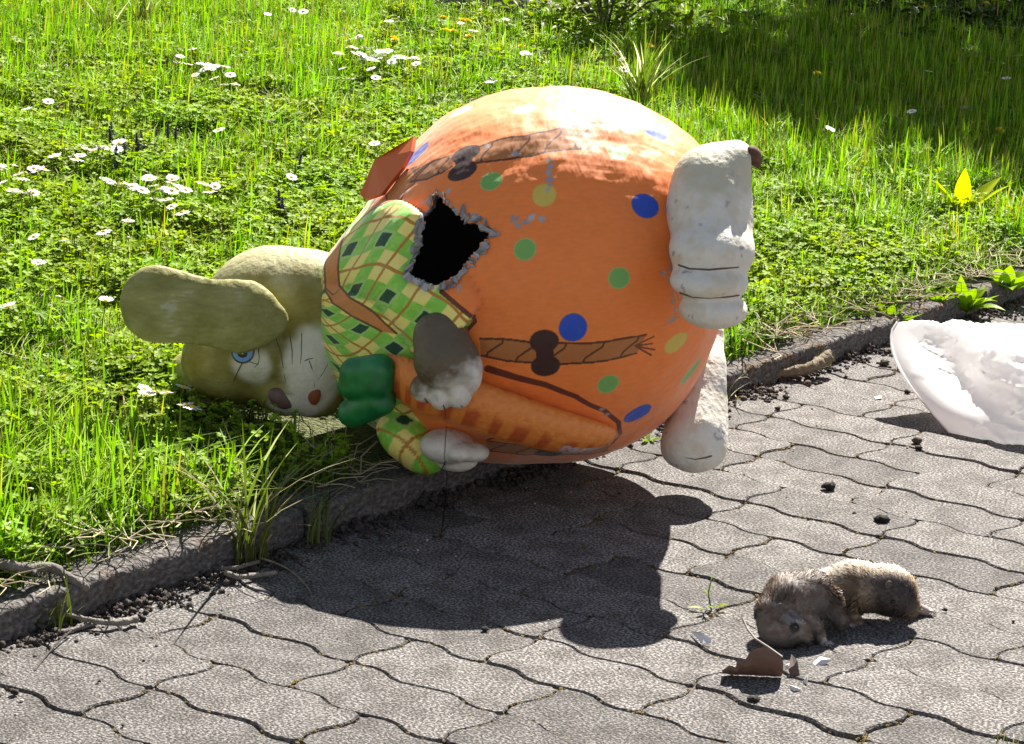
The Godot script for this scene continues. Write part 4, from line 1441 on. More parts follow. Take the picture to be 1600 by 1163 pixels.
func daisies() -> void:
	petal_mat = mat(0.6, lin(0.78, 0.78, 0.78), false)
	petal_mat.backlight_enabled = true
	petal_mat.backlight = Color(0.25, 0.25, 0.25)
	stem_mat = leafmat(Color(0.1, 0.15, 0.02))
	var ym := mat(0.7, lin(0.72, 0.42, 0.02), false)
	var protos := []
	for k in 4:
		protos.append(daisy_meshes(500 + k, [0.05, 0.2, 0.4, -0.12][k]))
	# each patch: label, group, places on the lawn
	var patches := [
		["white daisy on the upper left fringe of the dense back drift", "daisies on the upper fringe of the dense drift", [Vector3(-0.5419, 0.308, -2.795), Vector3(-0.5284, 0.3037, -2.7317), Vector3(-0.5077, 0.3057, -2.7965), Vector3(-0.5023, 0.3039, -2.769)]],
		["white daisy right of the dense back drift, towards the dandelions", "daisies right of the dense drift", [Vector3(-0.3072, 0.2777, -2.529), Vector3(-0.2554, 0.2753, -2.5513), Vector3(-0.2502, 0.2722, -2.4986)]],
		["white daisy low below the dense back drift", "daisies below the dense drift", [Vector3(-0.5124, 0.281, -2.3219), Vector3(-0.4426, 0.2775, -2.3461), Vector3(-0.4245, 0.2708, -2.2427), Vector3(-0.4811, 0.2716, -2.1836)]],
		["white daisy in the left half of the dense back drift", "daisies in the left half of the dense drift", [Vector3(-0.5396, 0.2932, -2.5175), Vector3(-0.5265, 0.2912, -2.4972), Vector3(-0.5195, 0.2971, -2.6173), Vector3(-0.5069, 0.2956, -2.6056), Vector3(-0.4951, 0.2911, -2.5358), Vector3(-0.4809, 0.2906, -2.5446), Vector3(-0.4783, 0.2946, -2.6238), Vector3(-0.4664, 0.2911, -2.5729), Vector3(-0.463, 0.2945, -2.6433), Vector3(-0.4472, 0.2864, -2.5086), Vector3(-0.4379, 0.2835, -2.4675), Vector3(-0.4554, 0.2857, -2.4848), Vector3(-0.466, 0.287, -2.497), Vector3(-0.4734, 0.2858, -2.4643)]],
		["white daisy in the right half of the dense back drift", "daisies in the right half of the dense drift", [Vector3(-0.4426, 0.2902, -2.5878), Vector3(-0.437, 0.2921, -2.6302), Vector3(-0.4263, 0.2866, -2.5405), Vector3(-0.4229, 0.289, -2.5905), Vector3(-0.4182, 0.2904, -2.6225), Vector3(-0.4045, 0.2833, -2.5067), Vector3(-0.3997, 0.2816, -2.4816), Vector3(-0.3935, 0.2844, -2.5419), Vector3(-0.3855, 0.2826, -2.5184), Vector3(-0.3791, 0.2839, -2.5507), Vector3(-0.3722, 0.2846, -2.5741), Vector3(-0.3638, 0.2823, -2.5413), Vector3(-0.3633, 0.2884, -2.657), Vector3(-0.3504, 0.2828, -2.5685), Vector3(-0.3414, 0.2815, -2.5551), Vector3(-0.3377, 0.2774, -2.4824), Vector3(-0.4328, 0.2843, -2.4893)]],
		["white daisy in the upper left of the loose patch at far left", "daisies in the upper left of the loose patch", [Vector3(-0.9039, 0.304, -2.244), Vector3(-0.8936, 0.2984, -2.1524), Vector3(-0.8701, 0.2967, -2.1492)]],
		["white daisy low at the right end of the loose patch", "daisies low in the loose patch", [Vector3(-0.8368, 0.2882, -2.0324), Vector3(-0.7886, 0.2837, -2.011), Vector3(-0.7595, 0.2853, -2.0784), Vector3(-0.7348, 0.2782, -1.977), Vector3(-0.7579, 0.2783, -1.9474)]],
		["white daisy in the middle of the loose patch at far left", "daisies in the middle of the loose patch", [Vector3(-0.8442, 0.2962, -2.1737), Vector3(-0.8283, 0.2919, -2.1139), Vector3(-0.8227, 0.2935, -2.1518), Vector3(-0.8113, 0.2913, -2.1241)]],
		["white daisy at the right of the loose patch at far left", "daisies at the right of the loose patch", [Vector3(-0.8059, 0.2924, -2.1533), Vector3(-0.7941, 0.2924, -2.1692), Vector3(-0.7844, 0.2916, -2.1663)]],
		["white daisy low in the band at the lawn's left edge", "daisies low in the left band", [Vector3(-0.9929, 0.2315, -0.7528), Vector3(-0.977, 0.2303, -0.7499), Vector3(-0.9622, 0.2291, -0.7465), Vector3(-0.9557, 0.2291, -0.7547), Vector3(-1.0224, 0.2361, -0.8017)]],
		["white daisy at the left of the band at the lawn's left edge", "daisies at the left of the left band", [Vector3(-1.0536, 0.2447, -0.9228), Vector3(-1.0404, 0.2429, -0.9069), Vector3(-1.0337, 0.245, -0.955), Vector3(-1.012, 0.24, -0.8875)]],
		["white daisy at the right of the band at the lawn's left edge", "daisies at the right of the left band", [Vector3(-1.0009, 0.24, -0.9039), Vector3(-0.996, 0.2372, -0.8571), Vector3(-0.9939, 0.2418, -0.9463), Vector3(-0.9829, 0.2404, -0.9348), Vector3(-0.9728, 0.2403, -0.9454), Vector3(-0.9745, 0.2461, -1.0535)]],
		["white daisy among the feet of the bugle spikes", "daisies among the bugle spikes", [Vector3(-0.88, 0.2491, -1.2345), Vector3(-0.876, 0.246, -1.1808)]],
		["white daisy low at the left end of the short row by the bugle spikes", "daisies low in the short row", [Vector3(-0.9328, 0.2453, -1.092), Vector3(-0.9325, 0.2434, -1.0568)]],
		["white daisy in the short row left of the dark bugle spikes", "daisies in the short row left of the bugle spikes", [Vector3(-0.9437, 0.2502, -1.171), Vector3(-0.9291, 0.2479, -1.1478), Vector3(-0.9166, 0.2468, -1.1421), Vector3(-0.911, 0.2481, -1.1753), Vector3(-0.9026, 0.2481, -1.1857)]],
		["white daisy at the left end of the slanting row above the ear", "daisies at the left end of the slanting row", [Vector3(-0.8491, 0.2299, -0.9109), Vector3(-0.8406, 0.229, -0.9041), Vector3(-0.8239, 0.2268, -0.8849), Vector3(-0.8169, 0.2268, -0.8936), Vector3(-0.8062, 0.2257, -0.8879), Vector3(-0.7964, 0.225, -0.8872), Vector3(-0.7834, 0.223, -0.8666), Vector3(-0.7736, 0.2223, -0.8658)]],
		["white daisy in the middle of the slanting row above the ear", "daisies in the middle of the slanting row", [Vector3(-0.7819, 0.2284, -0.9706), Vector3(-0.7737, 0.2272, -0.9579), Vector3(-0.758, 0.2233, -0.9053), Vector3(-0.7455, 0.2211, -0.879), Vector3(-0.7293, 0.2206, -0.8919)]],
		["white daisy at the right end of the slanting row above the ear", "daisies at the right end of the slanting row", [Vector3(-0.6735, 0.221, -0.9725), Vector3(-0.6546, 0.2162, -0.9055), Vector3(-0.6472, 0.2161, -0.9142), Vector3(-0.648, 0.2184, -0.9571)]],
		["white daisy right of the middle of the slanting row above the ear", "daisies right of the middle of the slanting row", [Vector3(-0.721, 0.2197, -0.8851), Vector3(-0.7315, 0.2233, -0.9395), Vector3(-0.7335, 0.2254, -0.9771), Vector3(-0.7118, 0.221, -0.9217), Vector3(-0.6967, 0.2189, -0.9018)]],
		["white daisy just below the slanting row above the ear", "daisies just below the slanting row", [Vector3(-0.7396, 0.2167, -0.8031), Vector3(-0.7196, 0.2158, -0.8123), Vector3(-0.7035, 0.2123, -0.7686), Vector3(-0.6778, 0.2085, -0.7301)]],
		["white daisy alone at the far left edge, upper quarter of the lawn", "", [Vector3(-1.0893, 0.2807, -1.5598)]],
		["white daisy alone left of the band, above the plantains", "", [Vector3(-1.113, 0.2768, -1.4543)]],
		["white daisy alone right of the bugle spike cluster", "", [Vector3(-0.7063, 0.249, -1.4608)]],
		["white daisy above the shoulder beside a lone bugle spike", "", [Vector3(-0.5156, 0.2167, -1.0983)]],
		["white daisy alone below the left band of daisies", "", [Vector3(-0.8286, 0.2185, -0.7217)]],
		["white daisy beside the dark leaved plantain at the left", "", [Vector3(-0.8933, 0.209, -0.4563)]],
		["white daisy low between the two plantains", "", [Vector3(-0.8416, 0.2054, -0.4562)]],
		["white daisy just right of the grey board's end", "", [Vector3(-0.7162, 0.337, -3.1171)]],
		["second white daisy by the grey board's right end", "", [Vector3(-0.6845, 0.3342, -3.1045)]],
		["white daisy right in front of the grey board", "", [Vector3(-0.7729, 0.3347, -2.9974)]],
		["white daisy alone in the top left corner", "", [Vector3(-1.2892, 0.3289, -2.2115)]],
		["white daisy between the loose patch and the yellowed tuft", "", [Vector3(-0.891, 0.3094, -2.3627)]],
		["white daisy alone right above the lone bugle spike", "", [Vector3(-0.6152, 0.25, -1.5984)]],
		["white daisy below the right hand plantain", "", [Vector3(-0.7879, 0.206, -0.5381)]],
		["white daisy right of the right hand plantain", "", [Vector3(-0.7607, 0.209, -0.6298)]],
		["white daisy just left of the bib's orange corner", "", [Vector3(-0.3766, 0.2275, -1.4858)]],
		["white daisy in the clover just left of the ear's tip", "", [Vector3(-0.7113, 0.1788, -0.1226)]],
		["white daisy in the clover below the ear's tip", "", [Vector3(-0.6246, 0.1582, 0.1554)]],
		["white daisy alone at the left edge level with the ear", "", [Vector3(-0.8471, 0.1835, -0.0336)]],
				["white daisy close below the shaded left side of the rabbit's head", "daisies below the rabbit's head", [Vector3(-0.5367, 0.1379, 0.235), Vector3(-0.5223, 0.133, 0.3094), Vector3(-0.5125, 0.132, 0.3148), Vector3(-0.4697, 0.1349, 0.203)]],
		["white daisy alone in the clover far left of the rabbit's head", "", [Vector3(-0.8613, 0.1905, -0.3362)]],
		["white daisy in the sunlit trio left of the rabbit's head", "daisies left of the rabbit's head", [Vector3(-0.5892, 0.1403, 0.2589), Vector3(-0.5739, 0.1387, 0.2685), Vector3(-0.5544, 0.1375, 0.2648), Vector3(-0.5821, 0.1383, 0.286)]],
		["white daisy in the lawn just behind the orange body", "daisies behind the rabbit's body", [Vector3(-0.0621, 0.2749, -2.7963), Vector3(-0.0517, 0.2735, -2.7829), Vector3(-0.1366, 0.2579, -2.3774), Vector3(-0.2426, 0.2476, -2.0412), Vector3(-0.2466, 0.3088, -3.198), Vector3(-0.1604, 0.3159, -3.4449), Vector3(-0.1212, 0.3077, -3.3407), Vector3(-0.4441, 0.3172, -3.0984), Vector3(-0.4256, 0.3154, -3.0884), Vector3(-0.1468, 0.256, -2.3278), Vector3(-0.2073, 0.3004, -3.09), Vector3(-0.0924, 0.2586, -2.4477)]],
		["white daisy in the half shaded group by the long grass tuft", "daisies by the long grass tuft", [Vector3(0.1946, 0.2568, -3.0748), Vector3(0.2054, 0.2505, -2.9687), Vector3(0.2312, 0.2528, -3.0458), Vector3(0.1843, 0.246, -2.8564), Vector3(0.2226, 0.2436, -2.8601), Vector3(0.2056, 0.2427, -2.8207)]],
		["white daisy near the dandelion in the shaded right lawn", "", [Vector3(0.812, 0.2359, -3.2038)]],
		["white daisy in the shade high above the feet", "", [Vector3(0.66, 0.2504, -3.2787)]],
		["white daisy in the middle of the shaded right lawn", "", [Vector3(1.0946, 0.2178, -3.2306)]],
		["white daisy at the right edge of the shaded lawn", "", [Vector3(1.3197, 0.2028, -3.2424)]],
		["white daisy on the shade's lower border, right of the feet", "", [Vector3(0.6716, 0.199, -2.3199)]],
		["white daisy in the sun just below the shade's border", "", [Vector3(0.6855, 0.1914, -2.1938)]],
		["white daisy in the shade below the middle of the right lawn", "", [Vector3(0.9443, 0.1932, -2.5671)]],
		["white daisy at the shade's border far right", "", [Vector3(1.1038, 0.1886, -2.689)]],
		["white daisy in the sunlit grass between foot and young shoot", "", [Vector3(0.6032, 0.156, -1.4148)]],
		["white daisy close left of the young shoot", "", [Vector3(0.8579, 0.1471, -1.5802)]]]
	rng.seed = 64
	var first := {}
	for pa in patches:
		for p in pa[2]:
			var v := rng.randi() % 4
			var o: Node3D
			if not first.has(v):
				o = thing("daisy", pa[0], "flower", Vector3.ZERO, pa[1])
				part(o, "petals", protos[v][0], petal_mat)
				part(o, "flower_centre", protos[v][1], ym)
				part(o, "stem", protos[v][2], stem_mat)
				first[v] = o
			else:
				o = first[v].duplicate()
				o.name = numbered(self, "daisy")
				add_child(o, true)
				if o.has_meta("group"): o.remove_meta("group")
				tag(o, pa[0], "flower", pa[1])
			o.position = p
			o.rotation = Vector3(rng.randf_range(-0.5, 0.25), rng.randf() * TAU, rng.randf_range(-0.35, 0.35))
			o.scale = Vector3.ONE * rng.randf_range(0.95, 1.35)
	# dandelions
	var ymat := mat(0.6, lin(0.82, 0.68, 0.02), false)
	ymat.backlight_enabled = true
	ymat.backlight = Color(0.6, 0.5, 0.0)
	var dm := MB.new()
	rng.seed = 71
	for k in 90:
		var th := rng.randf() * TAU
		var el := rng.randf_range(0.12, 1.5)
		var d := Vector3(cos(th) * cos(el), sin(el) * 0.7, sin(th) * cos(el))
		var s := d.cross(Vector3.UP).normalized() * 0.0016
		var l := 0.0145 * rng.randf_range(0.8, 1.05)
		dm.quad(d * 0.002 - s * 0.6, d * 0.002 + s * 0.6, d * l + s, d * l - s, Color.WHITE, Vector3.UP)
	var head := dm.mesh()
	var stm := MB.new()
	stm.tube([Vector3(0.006, -0.07, 0), Vector3(0.002, -0.03, 0), Vector3.ZERO], [0.0016, 0.0015, 0.0018], Color(0.16, 0.20, 0.06), 5)
	var stem := stm.mesh()
	var d0: Node3D
	var dl := [["yellow dandelion at the back of the lawn in front of the grey stone", "dandelions in front of the grey stone", [Vector3(-0.3025, 0.305, -3.3362), Vector3(-0.2466, 0.3006, -3.3275), Vector3(-0.2299, 0.2995, -3.3271), Vector3(-0.285, 0.2924, -3.1202), Vector3(-0.2653, 0.2911, -3.1222), Vector3(-0.2186, 0.2849, -3.0655)]], ["yellow dandelion beside the dense daisy drift", "dandelions by the dense daisy drift", [Vector3(-0.4196, 0.2902, -2.9032), Vector3(-0.4144, 0.2884, -2.8752)]], ["yellow dandelion above the middle of the orange body", "", [Vector3(-0.0716, 0.2708, -2.9904)]], ["yellow dandelion head in the clover left of the rabbit's head", "", [Vector3(-0.7184, 0.1284, 0.1787)]],
		["yellow dandelion in the shade beside the long grass tuft behind the feet", "dandelions by the long grass tuft", [Vector3(0.293, 0.2583, -3.2325), Vector3(0.3264, 0.2291, -2.7221)]], ["yellow dandelion half hidden in the shaded grass at the right", "dandelions in the shaded right lawn", [Vector3(0.756, 0.2178, -3.0717), Vector3(1.1618, 0.1597, -2.502), Vector3(1.5755, 0.2603, -4.9516), Vector3(1.3097, 0.2641, -4.6754)]]]
	for g in dl:
		for p in g[2]:
			var o: Node3D
			if d0 == null:
				o = thing("dandelion", g[0], "flower", Vector3.ZERO, g[1])
				part(o, "flower_head", head, ymat)
				part(o, "stem", stem, stem_mat)
				d0 = o
			else:
				o = d0.duplicate()
				o.name = numbered(self, "dandelion")
				add_child(o, true)
				if o.has_meta("group"): o.remove_meta("group")
				tag(o, g[0], "flower", g[1])
			o.position = p
			o.rotation = Vector3(rng.randf_range(-0.3, 0.3), rng.randf() * TAU, rng.randf_range(-0.3, 0.3))
	# bugle: dark violet spikes
	var spike := MB.new()
	var florets := MB.new()
	rng.seed = 81
	for w in 11:
		var y := 0.016 + w * 0.0055
		for k in 7:
			var th := TAU * k / 7.0 + w * 0.4
			var d := Vector3(cos(th), 0.25, sin(th)).normalized()
			var s := Vector3(-sin(th), 0, cos(th))
			var l := 0.0095 * (1.1 - w * 0.062)
			var o := Vector3(0, y, 0)
			var c := Color(0.045, 0.045, 0.095) if rng.randf() < 0.65 else Color(0.05, 0.055, 0.05)
			spike.quad(o, o + d * l * 0.6 + s * 0.0050 + Vector3(0, 0.003, 0), o + d * l + Vector3(0, -0.001, 0), o + d * l * 0.6 - s * 0.0050 + Vector3(0, 0.003, 0), c, Vector3.UP)
			if rng.randf() < 0.4:
				var q := o + d * l * 1.05
				florets.quad(q, q + s * 0.002 + d * 0.002, q + d * 0.004 - Vector3(0, 0.003, 0), q - s * 0.002 + d * 0.002, Color(0.24, 0.24, 0.50), Vector3.UP)
	var bst := MB.new()
	bst.tube([Vector3(0, -0.05, 0), Vector3(0.001, 0.03, 0), Vector3(0, 0.078, 0)], [0.002, 0.0050, 0.0022], Color(0.045, 0.045, 0.06), 6)
	var b0: Node3D
	var bl := [["dark violet bugle spike at the left end of the cluster","bugle spikes at the left end of the cluster",[Vector3(-0.9206, 0.2144, -1.3766), Vector3(-0.9253, 0.217, -1.4193)]], ["dark violet bugle spike low in front of the cluster, above the slanting daisies","bugle spikes low in front of the cluster",[Vector3(-0.8717, 0.2041, -1.2459), Vector3(-0.874, 0.2058, -1.2751), Vector3(-0.8758, 0.2009, -1.1784)]], ["dark violet bugle spike in the middle of the cluster","bugle spikes in the middle of the cluster",[Vector3(-0.8574, 0.2074, -1.3265), Vector3(-0.8649, 0.2134, -1.4307), Vector3(-0.8584, 0.2091, -1.3573)]], ["short dark bugle spike right of the cluster's middle","",[Vector3(-0.8389, 0.2133, -1.4635)]], ["tall dark violet bugle spike at the right end of the cluster","bugle spikes at the right end of the cluster",[Vector3(-0.8188, 0.2135, -1.4935), Vector3(-0.8048, 0.2129, -1.5008)]], ["dark violet bugle spike standing alone above the rabbit's ear", "", [Vector3(-0.6304, 0.2081, -1.6379)]], ["dark violet bugle spike among daisies right of centre in the left lawn", "", [Vector3(-0.5201, 0.1816, -1.2788)]], ["dark violet bugle spike just above the back of the rabbit's head", "bugle spikes above the rabbit's head", [Vector3(-0.5218, 0.1641, -0.9461), Vector3(-0.5122, 0.1623, -0.9247)]]]
	for g in bl:
		for p in g[2]:
			var o: Node3D
			if b0 == null:
				o = thing("bugle_spike", g[0], "flower", Vector3.ZERO, g[1])
				part(o, "bracts", spike.mesh(), mat(0.6))
				part(o, "florets", florets.mesh(), mat(0.6))
				part(o, "stem", bst.mesh(), mat(0.6))
				b0 = o
			else:
				o = b0.duplicate()
				o.name = numbered(self, "bugle_spike")
				add_child(o, true)
				if o.has_meta("group"): o.remove_meta("group")
				tag(o, g[0], "flower", g[1])
			o.position = p
			o.rotation = Vector3(rng.randf_range(-0.12, 0.12), rng.randf() * TAU, rng.randf_range(-0.12, 0.12))
			o.scale = Vector3.ONE * rng.randf_range(0.45, 0.70)


# ---- single plants
func broad_leaf(m: MB, at: Vector3, dir: Vector3, l: float, w: float, droop: float, col: Color) -> void:
	var flat := Vector3(dir.x, 0, dir.z)
	flat = flat.normalized() if flat.length() > 0.01 else Vector3.RIGHT
	var side := flat.cross(Vector3.UP).normalized()
	var pts := PackedVector3Array()
	var cs := PackedColorArray()
	for a in 8:
		var t := a / 7.0
		var c := at + dir * l * t - Vector3.UP * droop * l * t * t
		var ww := w * 0.5 * sin(PI * pow(clampf(t * 0.95 + 0.05, 0.0, 1.0), 0.85)) + 0.0004
		for b in 5:
			var s := (b - 2) / 2.0
			pts.append(c + side * s * ww + Vector3.UP * absf(s) * ww * 0.35)
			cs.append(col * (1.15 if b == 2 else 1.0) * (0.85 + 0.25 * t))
	var k0 := m.v.size()
	m.sheet(8, 5, pts, cs)


func weed(called: String, label: String, cat: String, at: Vector3, n: int, l: float, w: float, up: float, col: Color, seed_: int, lm: Material, group := "") -> Node3D:
	rng.seed = seed_
	var o := thing(called, label, cat, at, group)
	for k in n:
		var m := MB.new()
		var th := TAU * k / n + rng.randf_range(-0.5, 0.5)
		var e := rng.randf_range(up * 0.6, minf(up * 1.3, 1.45))
		var d := Vector3(cos(th) * cos(e), sin(e), sin(th) * cos(e))
		broad_leaf(m, at + Vector3(cos(th), 0, sin(th)) * 0.006, d, l * rng.randf_range(0.65, 1.15), w * rng.randf_range(0.8, 1.2), rng.randf_range(0.05, 0.45), col * rng.randf_range(0.85, 1.2))
		part(o, "leaf", m.mesh(), lm)
	return o


func tuft(label: String, at: Vector3, n: int, h: float, w: float, lean: float, col: Color, seed_: int, lm: Material, bias := Vector3.ZERO) -> void:
	rng.seed = seed_
	var o := thing("grass_tuft", label, "grass", at)
	for k in n:
		var m := MB.new()
		var ang := rng.randf() * TAU
		var b := Vector3(cos(ang), 0, sin(ang)) + bias
		ang = atan2(b.z, b.x)
		var c := col * rng.randf_range(0.7, 1.25)
		if rng.randf() < 0.22: c = Color(0.38, 0.33, 0.17) * rng.randf_range(0.7, 1.1)
		blade(m, at + Vector3(rng.randf_range(-1, 1), 0, rng.randf_range(-1, 1)) * 0.018 - Vector3(0, 0.01, 0), ang, h * rng.randf_range(0.5, 1.2), rng.randf_range(0.08, lean), w * rng.randf_range(0.7, 1.3), c, 7)
		part(o, "blade", m.mesh(), lm)


func build_plants() -> void:
	var lm := leafmat(Color(0.95, 1.0, 0.3))
	var gm := leafmat(Color(0.7, 0.8, 0.4))
	var green := Color(0.19, 0.29, 0.012)
	tuft("long bleached grass tuft growing at the kerb's foot left of the big shadow", Vector3(-0.3952, 0.01, 0.5987), 34, 0.19, 0.0048, 1.0, Color(0.19, 0.22, 0.07), 7, gm, Vector3(-0.1, 0, -0.25))
	tuft("tall sunlit grass tuft behind the rabbit's feet at the edge of the shade", Vector3(0.2376, 0.162, -2.4707), 64, 0.23, 0.0070, 0.8, Color(0.32, 0.38, 0.07), 8, gm)
	tuft("sparse yellowish grass tuft at the kerb's foot by the lying twigs", Vector3(-0.5959, 0.012, 0.8538), 12, 0.06, 0.0030, 0.8, Color(0.17, 0.20, 0.05), 9, gm)
	tuft("small pale grass tuft in the kerb's broken edge above the mossy stick", Vector3(0.4864, 0.0186, -0.5715), 9, 0.038, 0.0032, 0.6, Color(0.30, 0.28, 0.13), 10, gm)
	tuft("thin dry grass tuft at the kerb's foot behind the lower foot", Vector3(0.3037, 0, -0.3169), 8, 0.06, 0.0022, 1.3, Color(0.26, 0.24, 0.14), 11, gm, Vector3(0.9, 0, 0))
	tuft("thin grass tuft in a joint at the lower right corner of the paving", Vector3(0.4852, 0, 1.1046), 8, 0.040, 0.0022, 0.5, Color(0.20, 0.23, 0.07), 12, gm)
	tuft("dark grass tuft in the shadow on the kerb under the sleeve", Vector3(-0.312, 0.02, 0.5211), 16, 0.12, 0.0036, 1.1, Color(0.12, 0.17, 0.045), 13, gm, Vector3(0.6, 0, 0.1))
	tuft("yellowed tall grass tuft at the upper left of the lawn", Vector3(-1.1569, 0.2678, -2.6474), 40, 0.15, 0.005, 0.7, Color(0.22, 0.25, 0.06), 14, gm)
	tuft("yellowed grass tuft right of the tallest one at the upper left", Vector3(-1.0911, 0.2745, -2.8625), 36, 0.14, 0.005, 0.7, Color(0.23, 0.25, 0.06), 15, gm)
	# sprout between two pavers
	rng.seed = 5
	var s := thing("sprout", "small bright weed sprouting from a joint left of the furry animals", "weed", Vector3(0.1992, 0, 0.7059))
	var st := MB.new()
	st.tube([Vector3(0.1992, 0, 0.7059), Vector3(0.1963, 0.012, 0.6921), Vector3(0.1942, 0.0233, 0.7), Vector3(0.1973, 0.0397, 0.7)], [0.0012, 0.001, 0.0009, 0.0006], Color(0.14, 0.20, 0.06), 5)
	part(s, "stem", st.mesh(), lm)
	for q in [[Vector3(0.194, 0.0209, 0.705), Vector3(-0.5, 0.75, 0.2), 0.016], [Vector3(0.1938, 0.0251, 0.705), Vector3(0.4, 0.9, 0.2), 0.018], [Vector3(0.1966, 0.038, 0.7), Vector3(0.2, 0.9, 0.1), 0.011], [Vector3(0.1892, 0.003, 0.7081), Vector3(-0.95, 0.25, 0.15), 0.022], [Vector3(0.2042, 0.003, 0.7019), Vector3(0.9, 0.4, -0.1), 0.018], [Vector3(0.1993, 0.003, 0.7024), Vector3(-0.4, 0.5, 0.6), 0.014]]:
		var m := MB.new()
		broad_leaf(m, q[0], (q[1] as Vector3).normalized(), q[2], q[2] * 0.34, 0.15, Color(0.30, 0.42, 0.02))
		part(s, "leaf", m.mesh(), lm)
	# weeds along the kerb behind the white bag
	weed("kerb_weed", "leafy weed at the kerb's broken end left of the white bag", "weed", Vector3(0.6446, 0.01, -0.8545), 22, 0.085, 0.020, 1.0, green, 21, lm)
	weed("kerb_weed", "leafy weed standing behind the bag's top left corner", "weed", Vector3(0.7458, 0.01, -1.0064), 20, 0.085, 0.030, 0.9, green * 1.15, 22, lm)
	weed("kerb_weed", "leafy weed behind the middle of the bag's top edge", "weed", Vector3(0.8217, 0.01, -1.0304), 20, 0.085, 0.030, 0.9, green * 1.1, 23, lm)
	weed("kerb_weed", "yellow green leafy weed at the right edge above the bag", "weed", Vector3(0.9341, 0.01, -1.2004), 20, 0.115, 0.034, 0.9, green * 1.2, 24, lm)
	weed("kerb_weed", "small leafy weed below the lower foot at the edge of the belly's shadow", "weed", Vector3(0.1537, 0, -0.0567), 6, 0.026, 0.008, 0.7, green, 25, lm)
	weed("young_shoot", "young shoot with upright yellow green leaves in the right lawn", "plant", Vector3(0.9243, 0.073, -1.684), 8, 0.14, 0.040, 1.15, Color(0.46, 0.52, 0.02), 26, lm)
	weed("plantain", "yellow green upright leaf pair beside the upper foot's toes", "plant", Vector3(0.4031, 0.0637, -0.8238), 4, 0.075, 0.022, 1.3, Color(0.42, 0.48, 0.02), 27, lm)
	weed("plantain", "broad leaved plantain at the left edge of the lawn below the daisies", "plant", Vector3(-0.916, 0.1509, -0.746), 9, 0.10, 0.026, 1.0, green * 1.1, 28, lm)
	weed("plantain", "broad leaved plantain right of the daisy row at the left", "plant", Vector3(-0.8937, 0.1563, -0.879), 8, 0.10, 0.022, 1.1, green * 1.1, 29, lm)
	weed("plantain", "low dark leaved plantain at the far left edge", "plant", Vector3(-0.9313, 0.1373, -0.4692), 9, 0.09, 0.024, 0.9, green * 0.9, 30, lm)
	# shrub at the back and the weedy bed at the upper right
	rng.seed = 77
	var shrub := thing("small_shrub", "small leafy shrub with dark gaps at the back of the lawn, top centre", "shrub", Vector3(0.1789, 0.229, -3.6656))
	var base: Vector3 = Vector3(0.1789, 0.229, -3.6656)
	var tw := MB.new()
	for k in 16:
		var th := rng.randf() * TAU
		var e := base + Vector3(cos(th) * 0.26, rng.randf_range(0.12, 0.40), sin(th) * 0.22)
		tw.tube([base, base.lerp(e, 0.5) + Vector3(0, 0.04, 0), e], [0.005, 0.004, 0.0018], Color(0.10, 0.08, 0.06), 5)
	part(shrub, "twigs", tw.mesh(), mat(0.8))
	var lv := MB.new()
	for k in 1100:
		var d := Vector3(rng.randfn(0, 0.19), absf(rng.randfn(0.03, 0.10)) , rng.randfn(0, 0.13))
		broad_leaf(lv, base + d, Vector3(rng.randf_range(-1, 1), rng.randf_range(-0.3, 0.8), rng.randf_range(-1, 1)).normalized(), rng.randf_range(0.02, 0.04), 0.018, 0.2, (green if rng.randf() < 0.8 else Color(0.22, 0.25, 0.03)) * rng.randf_range(0.6, 1.2))
	part(shrub, "foliage", lv.mesh(), lm).set_meta("kind", "stuff")
	var ivy := MB.new()
	for k in 14:
		var th := rng.randf() * TAU
		broad_leaf(ivy, Vector3(cos(th) * 0.02, rng.randf_range(0.0, 0.03), sin(th) * 0.02), Vector3(cos(th), rng.randf_range(0.2, 0.9), sin(th)).normalized(), rng.randf_range(0.03, 0.055), 0.024, 0.4, Color(0.07, 0.11, 0.03) * rng.randf_range(0.6, 1.4))
	var ix := []
	var ic := []
	for k in 420:
		var p: Vector3 = Vector3(1.3753, 0.1872, -4.4419) + Vector3(rng.randf_range(-0.75, 1.0), 0, rng.randf_range(-1.1, 0.35))
		p.y = lawn_y(p.x, p.z)
		ix.append(Transform3D(Basis(Vector3.UP, rng.randf() * TAU).scaled(Vector3.ONE * rng.randf_range(0.7, 1.4)), p))
		ic.append(Color.WHITE * rng.randf_range(0.6, 1.2))
	scatter(self, "ground_ivy", ivy.mesh(), lm, ix, ic)


# ---- lying things
func stick(called: String, label: String, path: Array, r0: float, r1: float, col: Color, m: Material) -> Node3D:
	var o := thing(called, label, "stick", path[0])
	var pts := []
	var rad := []
	for k in path.size() - 1:
		for s in 8:
			var t := s / 8.0
			var p: Vector3 = (path[k] as Vector3).cubic_interpolate(path[k + 1], path[maxi(k - 1, 0)], path[mini(k + 2, path.size() - 1)], t)
			pts.append(p)
			var u := (k + t) / (path.size() - 1)
			rad.append(lerpf(r0, r1, u) * (1.0 + 0.25 * noise.get_noise_3dv(p * 700.0)))
	pts.append(path[-1])
	rad.append(r1)
	var b := MB.new()
	b.tube(pts, rad, col, 9, 0.35, noise)
	for k in b.c.size():
		b.c[k] = col * (0.75 + 0.5 * absf(noise.get_noise_3dv(b.v[k] * 500.0)) * 2.0)
	part(o, "wood", b.mesh(), m)
	return o


